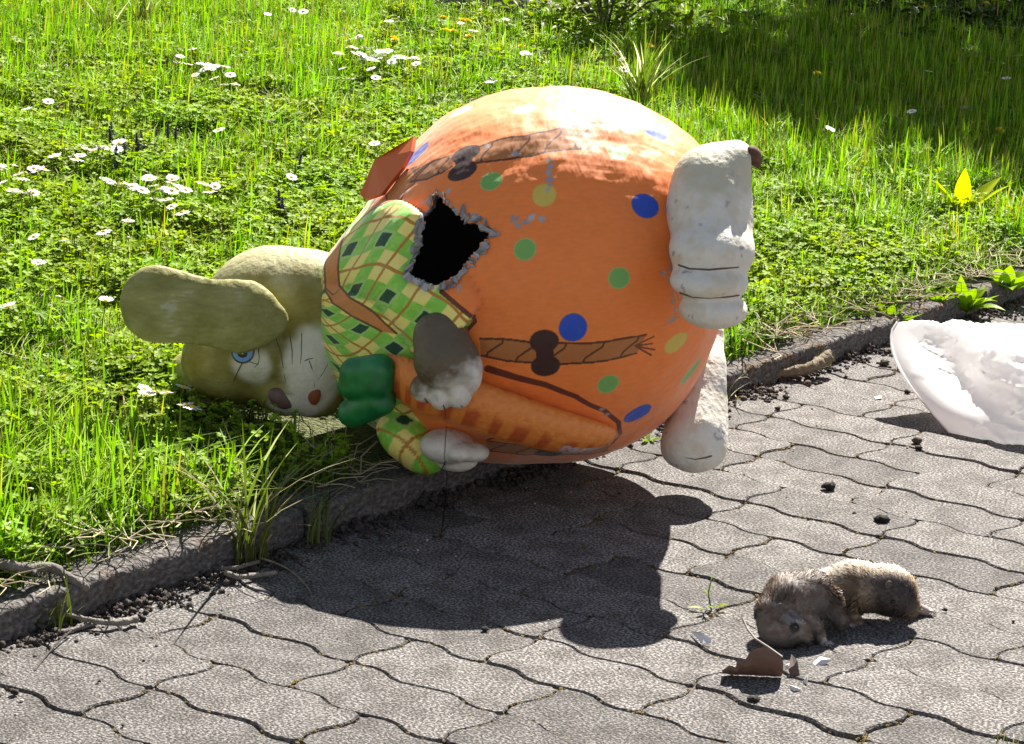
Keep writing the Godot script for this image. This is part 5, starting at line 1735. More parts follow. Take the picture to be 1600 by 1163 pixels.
func build_bits() -> void:
	var wood := bumpy(mat(0.85), noise_tex(0.05, 4, [], 256, 51), 0.15, 20.0)
	var grey := Color(0.15, 0.132, 0.118)
	var st := stick("stick", "grey dead stick lying on the kerb top at the left edge", [Vector3(-0.6778, 0.0802, 0.8498), Vector3(-0.6537, 0.0783, 0.8553), Vector3(-0.633, 0.0724, 0.8452), Vector3(-0.6125, 0.0642, 0.8141), Vector3(-0.5895, 0.0489, 0.8136), Vector3(-0.5704, 0.0356, 0.8082)], 0.0065, 0.0060, grey, wood)
	var br := MB.new()
	br.tube([Vector3(-0.6248, 0.0705, 0.822), Vector3(-0.6269, 0.0683, 0.8494)], [0.005, 0.003], grey, 7)
	part(st, "side_shoot", br.mesh(), wood)
	stick("stick", "pale twig lying on the paving by the yellowish tuft, peeled at its right end", [Vector3(-0.5968, 0.014, 0.8373), Vector3(-0.5677, 0.012, 0.8486), Vector3(-0.5399, 0.01, 0.8533), Vector3(-0.5223, 0.008, 0.8439), Vector3(-0.5075, 0.006, 0.826)], 0.0024, 0.0050, Color(0.20, 0.18, 0.155), wood)
	stick("stick", "second grey twig in the soil under the pale twig at the left", [Vector3(-0.5868, 0.005, 0.8775), Vector3(-0.5694, 0.005, 0.8606), Vector3(-0.5533, 0.005, 0.8436)], 0.0035, 0.0030, grey, wood)
	stick("stick", "thin dark twig pointing down across the paver at the lower left", [Vector3(-0.576, 0.008, 0.8778), Vector3(-0.5847, 0.006, 0.9115), Vector3(-0.5921, 0.003, 0.9498), Vector3(-0.5965, 0.002, 0.9936)], 0.0013, 0.0008, Color(0.05, 0.04, 0.035), wood)
	stick("stick", "pale split twig below the long grass tuft at the shadow's left end", [Vector3(-0.4209, 0.01, 0.6595), Vector3(-0.4034, 0.008, 0.669), Vector3(-0.3857, 0.007, 0.6592), Vector3(-0.3573, 0.006, 0.6408)], 0.0040, 0.0030, Color(0.19, 0.168, 0.14), wood)
	stick("stick", "short flat twig above the split one by the long grass tuft", [Vector3(-0.4281, 0.012, 0.6487), Vector3(-0.4081, 0.012, 0.6439), Vector3(-0.3836, 0.01, 0.6127)], 0.0035, 0.0022, Color(0.15, 0.13, 0.11), wood)
	stick("stick", "thin shaded stem lying in the left part of the rabbit's shadow", [Vector3(-0.3845, 0.01, 0.5975), Vector3(-0.3629, 0.006, 0.6038), Vector3(-0.3396, 0.004, 0.6281), Vector3(-0.3162, 0.002, 0.6738), Vector3(-0.3071, 0.001, 0.7011)], 0.0014, 0.0009, Color(0.22, 0.20, 0.15), wood)
	var mossy := stick("stick", "thick mossy stick lying at the kerb's foot between the feet and the bag", [Vector3(0.3725, 0.008, -0.4589), Vector3(0.3989, 0.012, -0.4697), Vector3(0.4273, 0.016, -0.4764), Vector3(0.4557, 0.022, -0.4844), Vector3(0.4768, 0.028, -0.505), Vector3(0.4952, 0.034, -0.5302)], 0.008, 0.0125, Color(0.17, 0.135, 0.085), wood)
	(mossy.get_child(0) as MeshInstance3D).set_surface_override_material(0, wood)
	stick("stick", "bleached grass stem arching at the kerb's foot right of the lower foot", [Vector3(0.3064, 0.02, -0.3386), Vector3(0.3215, 0.03, -0.3582), Vector3(0.3373, 0.028, -0.3769), Vector3(0.3459, 0.012, -0.4134)], 0.0012, 0.0008, Color(0.24, 0.22, 0.15), wood)
	# clods
	var sm := mat(0.95)
	var cl := [["black soil clod beside the upper edge of the middle pavers, below the mossy stick", Vector3(0.4136, 0.004, 0.1607), 0.010, 0.45], ["lobed black soil clod on the pavers right of centre", Vector3(0.4699, 0.004, 0.3131), 0.0105, 0.4], ["dark clod with a pale top near the bag's shadow", Vector3(0.5841, 0.006, -0.102), 0.0085, 0.9], ["small dark clod under the pale topped one near the bag", Vector3(0.5831, 0.003, -0.0686), 0.0060, 0.5], ["round soil clod at the kerb's foot left of the bag", Vector3(0.6056, 0.006, -0.6069), 0.0095, 0.8],
		["round black clod below the dead leaf", Vector3(0.2255, 0.004, 1.0029), 0.0065, 0.5], ["dark speck of soil near the shadow's lower edge", Vector3(-0.0849, 0.002, 0.8052), 0.0045, 0.5], ["small clod on the joint at the lower left edge", Vector3(-0.6051, 0.004, 1.0627), 0.0055, 0.6], ["tiny dark clod right of the reaching pink paw", Vector3(0.4994, 0.002, 0.6738), 0.0035, 0.5], ["small flat clod left of the lobed one", Vector3(0.4355, 0.001, 0.2785), 0.0035, 0.5], ["soil clod near the kerb under the mossy stick", Vector3(0.4016, 0.004, -0.3495), 0.006, 0.6], ["soil clod in the joint left of the bag's shadow tip", Vector3(0.3802, 0.003, -0.2763), 0.005, 0.6], ["flat dark clod at the joint end above the bag's shadow", Vector3(0.6192, 0.002, -0.4228), 0.006, 0.5]]
	var seed_ := 900
	for c in cl:
		seed_ += 1
		var o := thing("soil_clod", c[0], "soil clod", c[1])
		var q := part(o, "lump", crumb_mesh(seed_), sm)
		q.position = Vector3.ZERO
		q.scale = Vector3(c[2], c[2] * 0.8, c[2])
		var mm := mat(0.95, Color(0.30, 0.26, 0.23) * c[3], false)
		q.set_surface_override_material(0, mm)
	# dead leaf
	var leafm := mat(0.7)
	leafm.backlight_enabled = true
	leafm.backlight = Color(0.08, 0.04, 0.02)
	var dl := thing("dead_leaf", "brown curled dead leaf with a pale stalk lying in front of the furry animals", "leaf", Vector3(0.2331, 0, 0.9381))
	var top: Array = [Vector3(0.1929, 0.0147, 0.945), Vector3(0.2014, 0.0214, 0.945), Vector3(0.209, 0.0193, 0.945), Vector3(0.2098, 0.0297, 0.945), Vector3(0.2182, 0.0268, 0.945), Vector3(0.2241, 0.0397, 0.945), Vector3(0.232, 0.044, 0.945), Vector3(0.2407, 0.0459, 0.945), Vector3(0.2499, 0.0416, 0.945), Vector3(0.2591, 0.0372, 0.945), Vector3(0.2634, 0.0287, 0.945)]
	var bot: Array = [Vector3(0.1951, 0.0028, 0.925), Vector3(0.2043, 0, 0.925), Vector3(0.2118, -0.0005, 0.925), Vector3(0.2178, -0.0003, 0.925), Vector3(0.2252, 0.0008, 0.925), Vector3(0.2328, 0.0003, 0.925), Vector3(0.2404, -0.001, 0.925), Vector3(0.248, -0.0023, 0.925), Vector3(0.2555, -0.0028, 0.925), Vector3(0.2615, -0.0025, 0.925), Vector3(0.265, 0.0016, 0.925)]
	var lp := PackedVector3Array()
	var lc := PackedColorArray()
	for a in top.size():
		for b in 8:
			var t := b / 7.0
			var p: Vector3 = (top[a] as Vector3).lerp(bot[a], t)
			p += Vector3(0, 0.003, 0.009) * sin(PI * t) + Vector3(0, 0.003, 0.003) * noise.get_noise_2d(a * 20.0, b * 16.0)
			p.y = maxf(p.y, 0.002)
			lp.append(p)
			lc.append(Color(0.20, 0.115, 0.08).lerp(Color(0.12, 0.068, 0.05), 0.5 + noise.get_noise_2d(a * 30.0, b * 30.0)))
	var lb := MB.new()
	lb.sheet(top.size(), 8, lp, lc)
	part(dl, "blade", lb.mesh(), leafm)
	var stalk := MB.new()
	stalk.tube([Vector3(0.221, 0.0537, 0.875), Vector3(0.2255, 0.0466, 0.89), Vector3(0.233, 0.0425, 0.91), Vector3(0.2462, 0.0404, 0.93), Vector3(0.2614, 0.0345, 0.946)], [0.0013, 0.0012, 0.0012, 0.0013, 0.0016], Color(0.24, 0.21, 0.18), 6)
	part(dl, "stalk", stalk.mesh(), mat(0.7))
	# flakes of old paint and leaf scraps near the leaf
	var fl := [["white paint flake left of the dead leaf, standing on its edge", [Vector3(0.1673, 0.006, 0.7954), Vector3(0.1761, 0.014, 0.8199), Vector3(0.1896, 0.01, 0.8296), Vector3(0.1889, 0.006, 0.8322), Vector3(0.1789, 0.004, 0.8323)], Color(0.72, 0.72, 0.72)], ["pale flake in front of the smaller animal's outstretched paw", [Vector3(0.3072, 0.002, 0.8769), Vector3(0.3174, 0.006, 0.8653), Vector3(0.328, 0.008, 0.8776), Vector3(0.3218, 0.003, 0.8821), Vector3(0.3093, 0.002, 0.8849)], Color(0.62, 0.60, 0.60)],
		["white curled flake right of the dark scrap", [Vector3(0.2881, 0.002, 0.9395), Vector3(0.2939, 0.009, 0.9364), Vector3(0.2951, 0.012, 0.9378), Vector3(0.2931, 0.005, 0.9464)], Color(0.66, 0.64, 0.62)], ["white flake on the joint below the dark scrap", [Vector3(0.27, 0.004, 0.9541), Vector3(0.2757, 0.007, 0.9687), Vector3(0.2851, 0.003, 0.9657), Vector3(0.2746, 0.002, 0.9682)], Color(0.72, 0.71, 0.70)], ["tiny white flake between leaf and dark scrap", [Vector3(0.2704, 0.008, 0.9041), Vector3(0.2761, 0.012, 0.9055), Vector3(0.2764, 0.008, 0.9116), Vector3(0.2713, 0.004, 0.9061)], Color(0.70, 0.69, 0.68)],
		["dark curled scrap of leaf standing right of the dead leaf", [Vector3(0.2769, 0, 0.9197), Vector3(0.2731, 0.01, 0.921), Vector3(0.278, 0.022, 0.902), Vector3(0.2841, 0.018, 0.9117), Vector3(0.2873, 0.002, 0.9196)], Color(0.10, 0.065, 0.055)], ["white flake lying in the joint by the bag's shadow", [Vector3(0.5563, 0.001, -0.3833), Vector3(0.5681, 0.002, -0.3897), Vector3(0.5679, 0.002, -0.3729), Vector3(0.5562, 0.001, -0.3665)], Color(0.7, 0.7, 0.68)]]
	for f in fl:
		var o := thing("flake", f[0], "flake", f[1][0])
		var m := MB.new()
		var c := Vector3.ZERO
		for p in f[1]: c += p / f[1].size()
		c += Vector3(0, 0.003, 0.002)
		for k in f[1].size():
			m.flat_tri(c, f[1][k], f[1][(k + 1) % f[1].size()], f[2], Vector3(0, 0.7, 0.7))
			m.flat_tri(c - Vector3(0, 0.0011, 0), f[1][k] - Vector3(0, 0.001, 0), f[1][(k + 1) % f[1].size()] - Vector3(0, 0.001, 0), f[2] * 0.8, Vector3(0, -0.7, -0.7))
		part(o, "sheet", m.mesh(), mat(0.6))
	# board and stone at the back edge
	var bd := thing("wooden_board", "weathered grey board lying across the back of the lawn at the top left", "board", Vector3(-0.8594, 0.2998, -3.6458))
	var m := MB.new()
	var b0: Vector3 = Vector3(-1.0118, 0.302, -3.487)
	var b1: Vector3 = Vector3(-0.7365, 0.2919, -3.6565)
	var bn := (b1 - b0).normalized()
	var bz := Vector3(-bn.z, 0, bn.x)
	if bz.z > 0.0: bz = -bz
	var hh := Vector3(0, 0.11, 0)
	var back := bz * 0.16
	m.quad(b0, b1, b1 + hh, b0 + hh, Color.WHITE, -bz)
	m.quad(b0 + hh, b1 + hh, b1 + hh + back, b0 + hh + back, Color.WHITE, Vector3.UP)
	m.quad(b1, b1 + back, b1 + back + hh, b1 + hh, Color.WHITE, bn)
	m.quad(b0, b0 + back, b0 + back + hh, b0 + hh, Color.WHITE, -bn)
	m.quad(b0 + back, b1 + back, b1 + back + hh, b0 + back + hh, Color.WHITE, bz)
	var bm := bumpy(mat(0.9, lin(0.23, 0.20, 0.19)), noise_tex(0.04, 4, [], 256, 55), 0.4, 6.0)
	part(bd, "plank", m.mesh(), bm)
	var stm := bumpy(mat(0.9, lin(0.20, 0.175, 0.165)), noise_tex(0.05, 5, [], 512, 57), 0.8, 4.0)
	var so := thing("stone", "low grey stone at the back of the lawn behind the dandelions", "stone", Vector3(-0.2138, 0.2752, -4.0253))
	var sp := part(so, "rock", crumb_mesh(950), stm)
	sp.position = Vector3.ZERO
	sp.scale = Vector3(0.21, 0.15, 0.16)
	var k2 := 0
	for s in [["pale pebble in the weedy bed at the top right corner, left of the others", Vector3(1.5118, 0.2252, -4.9611), 0.028], ["pale pebble at the right edge in the weedy bed", Vector3(1.7032, 0.2127, -4.9759), 0.026], ["greyish pebble below the others in the weedy bed", Vector3(1.5593, 0.2016, -4.6705), 0.024], ["half hidden grey pebble lowest in the weedy bed", Vector3(1.5113, 0.1825, -4.3412), 0.022], ["small pale pebble between the two largest at the top right", Vector3(1.6178, 0.2313, -5.2165), 0.016]]:
		k2 += 1
		var o := thing("pebble", s[0], "pebble", s[1])
		var q := part(o, "rock", crumb_mesh(960 + k2), mat(0.8, lin(0.42, 0.40, 0.38), false))
		q.position = Vector3.ZERO
		q.scale = Vector3(s[2], s[2] * 0.55, s[2])
	var wm := mat(0.6, lin(0.62, 0.60, 0.60), false)
	var ws := thing("white_sheet", "scrap of white sheeting behind the small shrub", "sheet", Vector3(0.199, 0.2679, -4.4288))
	var wmesh := MB.new()
	var wp := PackedVector3Array()
	var wbase: Vector3 = Vector3(0.199, 0.2679, -4.4288)
	for a in 10:
		for b in 8:
			wp.append(wbase + Vector3((a - 4.5) * 0.025, 0.06 + 0.02 * noise.get_noise_2d(a * 30.0, b * 30.0) + b * 0.006, -b * 0.03))
	wmesh.sheet(10, 8, wp, PackedColorArray())
	part(ws, "film", wmesh.mesh(), wm)


# ---- the plastic bag
func build_bag() -> void:
	var A := Vector3(0.584, 0.1354, -0.375)
	var Bp: Vector3 = Vector3(0.6483, 0.003, -0.166)
	var o := thing("plastic_bag", "puffed white plastic bag lying on the pavers at the right edge", "bag", Bp)
	var nu := 110
	var nv := 130
	var pts := PackedVector3Array()
	for a in nu:
		var u := 0.50 * pow(float(a) / (nu - 1), 1.25)
		var puff := 1.0 - exp(-u / 0.11)
		var at := A + Vector3(u * 1.0, -0.028 * u / 0.3 + 0.012 * puff, -0.12 * u)
		var bf := Bp + Vector3(u * 0.925, 0.0, u * 0.42)
		if u > 0.02: bf.y = 0.003
		var mid := at.lerp(bf, 0.5)
		var front := mid + Vector3(-0.02, 0.055, 0.075) * puff * 1.0
		var upper := at.lerp(bf, 0.22) + Vector3(-0.01, 0.042, 0.035) * puff
		var dent := exp(-pow((u - 0.075) / 0.045, 2.0))
		front -= Vector3(-0.02, 0.03, 0.05) * dent
		upper -= Vector3(-0.01, 0.028, 0.03) * dent
		var low := at.lerp(bf, 0.82) + Vector3(-0.005, 0.018, 0.055) * puff
		var backb := Vector3(mid.x + 0.05, 0.004, at.z - 0.02 + 0.12 * (1.0 - puff))
		backb = mid.lerp(backb, puff)
		var backt := at.lerp(backb, 0.4) + Vector3(0, 0, -0.05) * puff
		var ctl := [bf, low, front, upper, at, backt, backb]
		if a == nu - 1:
			for k in ctl.size(): ctl[k] = mid
		for b in nv:
			var t := float(b) / nv * ctl.size()
			var i := int(t)
			var n := ctl.size()
			var p: Vector3 = (ctl[i] as Vector3).cubic_interpolate(ctl[(i + 1) % n], ctl[(i + n - 1) % n], ctl[(i + 2) % n], t - i)
			var ridg := 1.0 - absf(noise.get_noise_3d(p.x * 110.0, p.y * 90.0, p.z * 60.0)) * 2.4
			var fine := 1.0 - absf(noise.get_noise_3d(p.x * 330.0 + 40.0, p.y * 300.0, p.z * 200.0)) * 2.4
			var away := (p - mid).normalized()
			var amp := clampf(u / 0.05, 0.1, 1.0)
			p += away * (ridg * 0.0055 + pow(clampf(fine, 0.0, 1.0), 4.0) * 0.003 + pow(clampf(1.0 - absf(noise.get_noise_3d(p.x * 60.0 - p.z * 190.0, p.y * 210.0, p.z * 60.0 + 9.0)) * 3.0, 0.0, 1.0), 5.0) * 0.009) * amp
			var tt := clampf((A.y - p.y) / A.y, 0.0, 1.0)
			p.x -= 0.034 * sin(PI * pow(tt, 0.75)) * exp(-u / 0.12)
			p.y = maxf(p.y, 0.003)
			pts.append(p)
	var m := MB.new()
	m.sheet(nu, nv, pts, PackedColorArray(), false, true)
	var pm := mat(0.28, lin(0.78, 0.78, 0.78), false)
	pm.backlight_enabled = true
	pm.backlight = Color(1.0, 1.0, 1.0)
	part(o, "film", m.mesh(), pm)
	var sm := MB.new()
	var path := []
	var rad := []
	for k in 15:
		var t := k / 14.0
		path.append(A.lerp(Bp, t) + Vector3(-0.034 * sin(PI * pow(t, 0.75)), 0.0, 0.0))
		rad.append(0.0016)
	sm.tube(path, rad, Color.WHITE, 6)
	part(o, "seam", sm.mesh(), pm)


# ---- two small animals
func fur(parent: Node3D, bl: Array, mesh_: ArrayMesh, n: int, length: float, spine: Array, seed_: int, bare: Callable, tint: Callable, short: Callable) -> void:
	var hair := MB.new()
	for k in 3:
		var th := TAU * k / 3.0
		var o := Vector3(cos(th), 0, sin(th)) * 0.0012
		var s := Vector3(-sin(th), 0, cos(th)) * 0.00021
		var l := length * (0.8 + 0.2 * k)
		var a := hair.put(o - s, Vector3(0, 0.4, 0.9))
		var b := hair.put(o + s, Vector3(0, 0.4, 0.9))
		var c := hair.put(o * 1.4 + Vector3(0, l * 0.6, l * 0.12) + s * 0.8, Vector3(0, 0.4, 0.9))
		var d := hair.put(o * 1.8 + Vector3(0, l, l * 0.35), Vector3(0, 0.4, 0.9))
		hair.tri(a, b, c); hair.tri(a, c, d)
	var arr := mesh_.surface_get_arrays(0)
	var V: PackedVector3Array = arr[Mesh.ARRAY_VERTEX]
	var N: PackedVector3Array = arr[Mesh.ARRAY_NORMAL]
	rng.seed = seed_
	var xf := []
	var cs := []
	for k in n:
		var i := rng.randi() % V.size()
		var p := V[i] + Vector3(rng.randf_range(-1, 1), rng.randf_range(-1, 1), rng.randf_range(-1, 1)) * 0.0008
		var g := N[i]
		if p.y < 0.002 or bare.call(p): continue
		var best := 1e9
		var flow := Vector3.RIGHT
		for s in spine.size() - 1:
			var c: Vector3 = (spine[s] + spine[s + 1]) * 0.5
			var d := p.distance_squared_to(c)
			if d < best:
				best = d
				flow = (spine[s + 1] - spine[s]).normalized()
		flow = (flow - g * flow.dot(g) + Vector3(0, -0.15, 0) + Vector3(rng.randf_range(-1, 1), rng.randf_range(-1, 1), rng.randf_range(-1, 1)) * 0.34).normalized()
		var up := (g * 0.27 + flow * 0.95).normalized()
		var x := up.cross(g).normalized()
		var z := x.cross(up)
		xf.append(Transform3D(Basis(x, up, z) .scaled(Vector3.ONE * rng.randf_range(0.7, 1.25)), p))
		xf[-1] = Transform3D(Basis(x, up, z) * (rng.randf_range(0.7, 1.25) * float(short.call(p))), p)
		var t: Color = tint.call(p, g)
		cs.append(Color(t.r * 0.84, t.g * 0.87, t.b * 0.90) * rng.randf_range(0.7, 1.4))
	var fm := mat(0.55)
	fm.backlight_enabled = true
	fm.backlight = Color(0.12, 0.10, 0.08)
	scatter(parent, "fur", hair.mesh(), fm, xf, cs)


func toes(bl: Array, at: Vector3, dir: Vector3, n: int, l: float, r: float) -> void:
	var side := dir.cross(Vector3.UP).normalized()
	for k in n:
		var s := (k - (n - 1) * 0.5) / maxf(n - 1, 1)
		var d := (dir + side * s * 0.9).normalized()
		var mid := at + d * l * 0.55 + side * s * r * 2.0 + Vector3(0, 0.0012, 0)
		var tip := at + d * l * (1.0 - absf(s) * 0.25) + side * s * r * 2.6
		tip.y = maxf(tip.y - 0.001, r * 0.8)
		bl.append(cap(0.0012, at + side * s * r * 1.5, mid, r, r * 0.9))
		bl.append(cap(0.0010, mid, tip, r * 0.9, r * 0.6))


func build_animals() -> void:
	var skin := mat(0.6)
	# the nearer one, curled forward with its nose on the paving
	var a := thing("furry_animal", "small dead furry animal curled nose down with a pale cheek, beside the dead leaf", "animal", Vector3(0.2878, 0, 0.8083))
	var hd: Vector3 = Vector3(0.2758, 0.0178, 0.815)
	var paw_f: Vector3 = Vector3(0.3277, 0.004, 0.8124)
	var paw_h: Vector3 = Vector3(0.36, 0.005, 0.7476)
	var bl: Array = [
		ell(0.01, hd, Vector3(0.027, 0.021, 0.024)), ell(0.008, Vector3(0.2873, 0.0251, 0.82), Vector3(0.019, 0.014, 0.017)),
		cap(0.008, Vector3(0.2884, 0.0238, 0.825), Vector3(0.3057, 0.0149, 0.828), 0.0125, 0.0062),
		cap(0.012, Vector3(0.2693, 0.0335, 0.8), Vector3(0.287, 0.0494, 0.785), 0.024, 0.028), cap(0.012, Vector3(0.2871, 0.0477, 0.785), Vector3(0.3142, 0.0516, 0.772), 0.026, 0.024),
		cap(0.012, Vector3(0.3142, 0.0516, 0.772), Vector3(0.336, 0.0393, 0.768), 0.023, 0.016), cap(0.01, Vector3(0.3378, 0.0417, 0.765), Vector3(0.3546, 0.0209, 0.775), 0.013, 0.007), cap(0.005, Vector3(0.3528, 0.0181, 0.772), paw_h, 0.007, 0.0055),
		cap(0.008, Vector3(0.2976, 0.0429, 0.8), Vector3(0.3166, 0.0244, 0.815), 0.011, 0.0075), cap(0.005, Vector3(0.3169, 0.0201, 0.808), paw_f, 0.0085, 0.0052)]
	var skel := bl.duplicate()
	toes(bl, paw_f, Vector3(0.75, 0, 0.65).normalized(), 4, 0.013, 0.0016)
	toes(bl, paw_h, Vector3(0.95, 0, 0.2).normalized(), 5, 0.016, 0.0017)
	var cheek: Vector3 = Vector3(0.2951, 0.0371, 0.84)
	var patch: Vector3 = Vector3(0.2885, 0.0319, 0.84)
	var coat := func(p: Vector3, g: Vector3) -> Color:
		var nn := noise.get_noise_3dv(p * 900.0)
		var c := Color(0.27, 0.165, 0.115).lerp(Color(0.40, 0.30, 0.23), 0.5 + nn)
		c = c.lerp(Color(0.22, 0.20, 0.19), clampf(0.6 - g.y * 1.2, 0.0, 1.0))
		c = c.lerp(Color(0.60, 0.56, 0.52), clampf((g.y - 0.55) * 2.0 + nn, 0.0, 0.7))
		var w := 1.0 - (p - cheek).length() / 0.017
		c = c.lerp(Color(0.42, 0.37, 0.33), clampf(w * 2.0, 0.0, 0.35))
		c = c.lerp(Color(0.035, 0.028, 0.025), clampf((1.0 - (p - patch).length() / 0.0085) * 3.0, 0.0, 1.0))
		if minf((p - paw_f).length() - 0.006, (p - paw_h).length() - 0.006) < 0.0 or ((p - paw_h).x > 0.0 and p.y < 0.012 and p.x > paw_h.x - 0.003) or ((p - paw_f).x > -0.002 and p.y < 0.012): c = Color(0.50, 0.41, 0.37)
		return c
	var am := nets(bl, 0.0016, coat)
	skin.albedo_color = Color(0.84, 0.86, 0.88)
	part(a, "body", am, skin)
	var spine: Array = [Vector3(0.3057, 0.0149, 0.828), Vector3(0.2861, 0.0264, 0.83), Vector3(0.2699, 0.0331, 0.81), Vector3(0.287, 0.0494, 0.785), Vector3(0.318, 0.0542, 0.765), Vector3(0.335, 0.0365, 0.765), Vector3(0.3541, 0.0167, 0.775)]
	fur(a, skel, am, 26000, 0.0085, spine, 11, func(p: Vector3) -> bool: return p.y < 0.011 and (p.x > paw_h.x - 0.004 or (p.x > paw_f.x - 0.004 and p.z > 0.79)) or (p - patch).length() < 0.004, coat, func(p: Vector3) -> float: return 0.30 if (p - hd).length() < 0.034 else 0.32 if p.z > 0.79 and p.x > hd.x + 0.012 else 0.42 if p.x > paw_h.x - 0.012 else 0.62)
	var ear := func(c: Vector3, rx: float, ry: float, tilt: float) -> ArrayMesh:
		var e: Array = [ell(0.003, c, Vector3(rx, ry, 0.0022), Basis(Vector3(0, 1, 0), 0.3) * Basis(Vector3(0, 0, 1), tilt))]
		return nets(e, 0.0012, func(p: Vector3, g: Vector3) -> Color: return Color(0.13, 0.095, 0.08) * (1.0 + 0.5 * noise.get_noise_3dv(p * 2500.0)))
	part(a, "ear", ear.call(Vector3(0.2675, 0.0485, 0.832), 0.0070, 0.0115, -0.35), skin)
	var eye: Array = [ell(0.003, Vector3(0.2891, 0.0327, 0.842), Vector3(0.0016, 0.0012, 0.001))]
	part(a, "eye", nets(eye, 0.0009, func(p: Vector3, g: Vector3) -> Color: return Color(0.012, 0.01, 0.01)), mat(0.7))
	var nose: Array = [ell(0.003, Vector3(0.3093, 0.0145, 0.831), Vector3(0.0035, 0.003, 0.003))]
	part(a, "nose", nets(nose, 0.0009, func(p: Vector3, g: Vector3) -> Color: return Color(0.05, 0.035, 0.035)), mat(0.4))
	# the farther one, head to the right with one paw reaching out
	var b := thing("furry_animal", "small dead furry animal with a dark blunt head and one pink paw stretched right", "animal", Vector3(0.4093, 0, 0.6946))
	var hand: Vector3 = Vector3(0.4708, 0.006, 0.6925)
	var foot: Vector3 = Vector3(0.3755, 0.005, 0.7392)
	var bb: Array = [
		cap(0.012, Vector3(0.3428, 0.0392, 0.725), Vector3(0.3744, 0.0429, 0.72), 0.024, 0.0275), cap(0.012, Vector3(0.3744, 0.0429, 0.72), Vector3(0.409, 0.0417, 0.72), 0.0275, 0.027),
		ell(0.012, Vector3(0.4243, 0.0416, 0.725), Vector3(0.027, 0.027, 0.026)), cap(0.01, Vector3(0.4289, 0.0343, 0.73), Vector3(0.4415, 0.0265, 0.735), 0.020, 0.0135),
		cap(0.008, Vector3(0.441, 0.0187, 0.7), hand, 0.010, 0.0058), cap(0.008, Vector3(0.3698, 0.0327, 0.73), Vector3(0.372, 0.0144, 0.742), 0.012, 0.008), cap(0.005, Vector3(0.372, 0.0144, 0.742), foot, 0.0075, 0.0055)]
	var bskel := bb.duplicate()
	toes(bb, hand, Vector3(0.97, 0, -0.1).normalized(), 4, 0.014, 0.0019)
	toes(bb, foot, Vector3(0.7, 0, 0.7).normalized(), 3, 0.009, 0.0018)
	var face: Vector3 = Vector3(0.4221, 0.0421, 0.75)
	var coat2 := func(p: Vector3, g: Vector3) -> Color:
		var nn := noise.get_noise_3dv(p * 900.0)
		var c := Color(0.36, 0.235, 0.145).lerp(Color(0.50, 0.38, 0.26), 0.5 + nn)
		c = c.lerp(Color(0.52, 0.48, 0.43), clampf((Vector3(0.3649, 0.043, 0.7).x - p.x) * 30.0, 0.0, 1.0))
		c = c.lerp(Color(0.62, 0.55, 0.46), clampf((g.y - 0.6) * 2.0 + nn, 0.0, 0.6))
		c = c.lerp(Color(0.10, 0.08, 0.075), clampf((1.0 - (p - face).length() / 0.036) * 2.5, 0.0, 0.9))
		if (p.x > hand.x - 0.006) or ((p - foot).length() < 0.009): c = Color(0.52, 0.38, 0.33)
		return c
	var bm := nets(bb, 0.0017, coat2)
	part(b, "body", bm, skin)
	var bsp: Array = [Vector3(0.4448, 0.0249, 0.735), Vector3(0.4253, 0.0392, 0.73), Vector3(0.4095, 0.0442, 0.715), Vector3(0.3786, 0.0489, 0.715), Vector3(0.3403, 0.0457, 0.715), Vector3(0.3309, 0.0427, 0.715)]
	fur(b, bskel, bm, 26000, 0.0090, bsp, 12, func(p: Vector3) -> bool: return p.x > hand.x - 0.008 or (p - foot).length() < 0.008, coat2, func(p: Vector3) -> float: return 0.34 if (p - face).length() < 0.045 else 0.35 if p.y < 0.02 else 0.72)
	part(b, "ear", ear.call(Vector3(0.4125, 0.0578, 0.748), 0.0055, 0.0062, 0.0), skin)
	part(b, "ear", ear.call(Vector3(0.3948, 0.0587, 0.743), 0.0042, 0.0075, 0.2), skin)
	var eye2: Array = [ell(0.003, Vector3(0.4189, 0.0385, 0.752), Vector3(0.003, 0.0022, 0.003))]
	part(b, "eye", nets(eye2, 0.0009, func(p: Vector3, g: Vector3) -> Color: return Color(0.02, 0.018, 0.018)), mat(0.25))


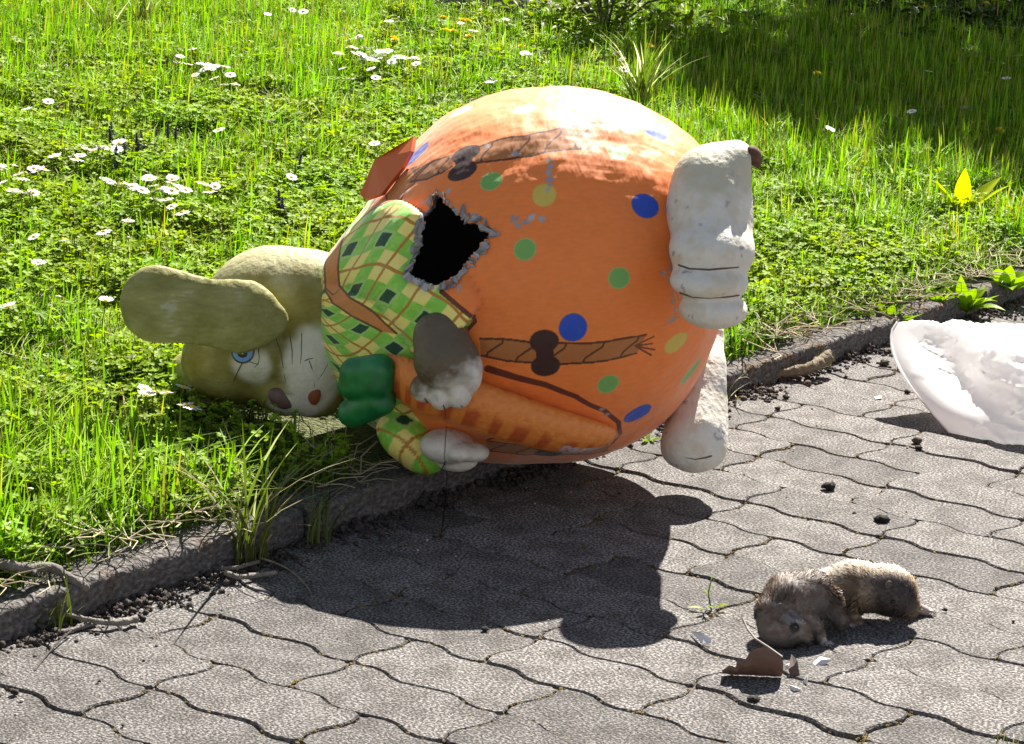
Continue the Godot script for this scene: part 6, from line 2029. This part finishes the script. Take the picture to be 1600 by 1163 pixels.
# ---- the tree behind, whose shade lies on the far right of the lawn
func build_tree() -> void:
	rng.seed = 2024
	var base := Vector3(2.28, 0.0, -6.2)
	base.y = lawn_y(base.x, base.z)
	var o := thing("shade_tree", "broad leafy tree beyond the lawn that shades its far right side", "tree", base)
	var tr := MB.new()
	tr.tube([base - Vector3(0, 0.1, 0), base + Vector3(0.05, 1.0, 0), base + Vector3(0.0, 2.2, 0.1), base + Vector3(0.1, 3.4, 0.1)], [0.20, 0.15, 0.12, 0.05], Color(0.13, 0.10, 0.075), 12, 0.2, noise)
	for k in 9:
		var th := TAU * k / 9.0 + rng.randf() * 0.5
		var s := base + Vector3(0, rng.randf_range(1.3, 2.6), 0)
		var e := s + Vector3(cos(th) * rng.randf_range(0.7, 1.5), rng.randf_range(0.3, 1.1), sin(th) * rng.randf_range(0.6, 1.3))
		tr.tube([s, s.lerp(e, 0.5) + Vector3(0, 0.12, 0), e], [0.06, 0.04, 0.015], Color(0.13, 0.10, 0.075), 7)
	part(o, "trunk", tr.mesh(), mat(0.9))
	var leaf := MB.new()
	for k in 10:
		var d := Vector3(rng.randf_range(-1, 1), rng.randf_range(-0.6, 0.8), rng.randf_range(-1, 1)).normalized()
		broad_leaf(leaf, d * 0.05, (d + Vector3(0, -0.2, 0)).normalized(), 0.11, 0.065, 0.2, Color(0.055, 0.10, 0.022) * rng.randf_range(0.7, 1.3))
	var xf := []
	var cs := []
	for b in [[Vector3(-0.15, 2.9, 0.3), Vector3(1.15, 0.85, 0.8), 380], [Vector3(1.2, 3.1, 0.9), Vector3(1.3, 0.9, 0.9), 430], [Vector3(0.5, 3.7, -0.4), Vector3(1.4, 0.8, 1.0), 330], [Vector3(0.3, 3.1, -1.5), Vector3(1.6, 0.7, 0.9), 480], [Vector3(2.2, 3.2, 0.2), Vector3(1.2, 0.9, 1.0), 300]]:
		for k in b[2]:
			var d := Vector3(rng.randfn(), rng.randfn(), rng.randfn()).normalized() * pow(rng.randf(), 0.4)
			d *= 1.0 + 0.25 * noise.get_noise_3dv(d * 18.0)
			xf.append(Transform3D(Basis(Vector3(rng.randf(), rng.randf(), rng.randf()).normalized(), rng.randf() * TAU), base + b[0] + d * b[1]))
			cs.append(Color.WHITE * rng.randf_range(0.7, 1.2))
	scatter(o, "crown", leaf.mesh(), leafmat(Color(0.8, 1.0, 0.2)), xf, cs)


func _ready() -> void:
	# camera
	cam = Camera3D.new()
	cam.name = "camera"
	cam.transform = Transform3D(Basis(Vector3(0.9993, 0.0368, -0.0095), Vector3(-0.0380, 0.9676, -0.2498), Vector3(0.0, 0.2500, 0.9682)).orthonormalized(), EYE)
	cam.fov = 17.959
	cam.near = 0.1
	cam.far = 300.0
	add_child(cam)
	cam.current = true
	# sky and exposure
	var env := Environment.new()
	var sky := ProceduralSkyMaterial.new()
	sky.sky_top_color = Color(0.40, 0.46, 0.57)
	sky.sky_horizon_color = Color(0.97, 0.97, 0.97)
	sky.sky_curve = 0.26
	sky.ground_bottom_color = Color(0.14, 0.14, 0.10)
	sky.ground_horizon_color = Color(0.45, 0.50, 0.52)
	sky.energy_multiplier = 0.38
	var sk := Sky.new()
	sk.sky_material = sky
	env.background_mode = Environment.BG_SKY
	env.sky = sk
	env.tonemap_mode = Environment.TONE_MAPPER_LINEAR
	env.tonemap_exposure = 3.1
	env.sdfgi_enabled = true
	env.ssao_enabled = true
	env.ssil_enabled = true
	var we := WorldEnvironment.new()
	we.name = "world_environment"
	we.environment = env
	add_child(we)
	# sun, behind and a little to the right
	var sun := DirectionalLight3D.new()
	sun.name = "sun"
	var el := deg_to_rad(46.0)
	var az := deg_to_rad(17.0)
	var to_sun := Vector3(sin(az) * cos(el), sin(el), -cos(az) * cos(el))
	add_child(sun)
	sun.look_at_from_position(to_sun * 20.0, Vector3.ZERO)
	sun.light_energy = 1.6
	sun.light_color = Color(1.0, 0.97, 0.925)
	sun.light_angular_distance = 0.5
	sun.shadow_enabled = true
	noise.seed = 3
	noise.noise_type = FastNoiseLite.TYPE_SIMPLEX_SMOOTH
	noise.frequency = 0.1
	noise.fractal_octaves = 3
	rng.seed = 1
	build_ground()
	build_paving()
	build_kerb()
	build_tree()
	build_rabbit()
	build_bag()
	build_animals()
	build_bits()
	build_plants()
	daisies()
	build_crumbs()
	build_lawn()
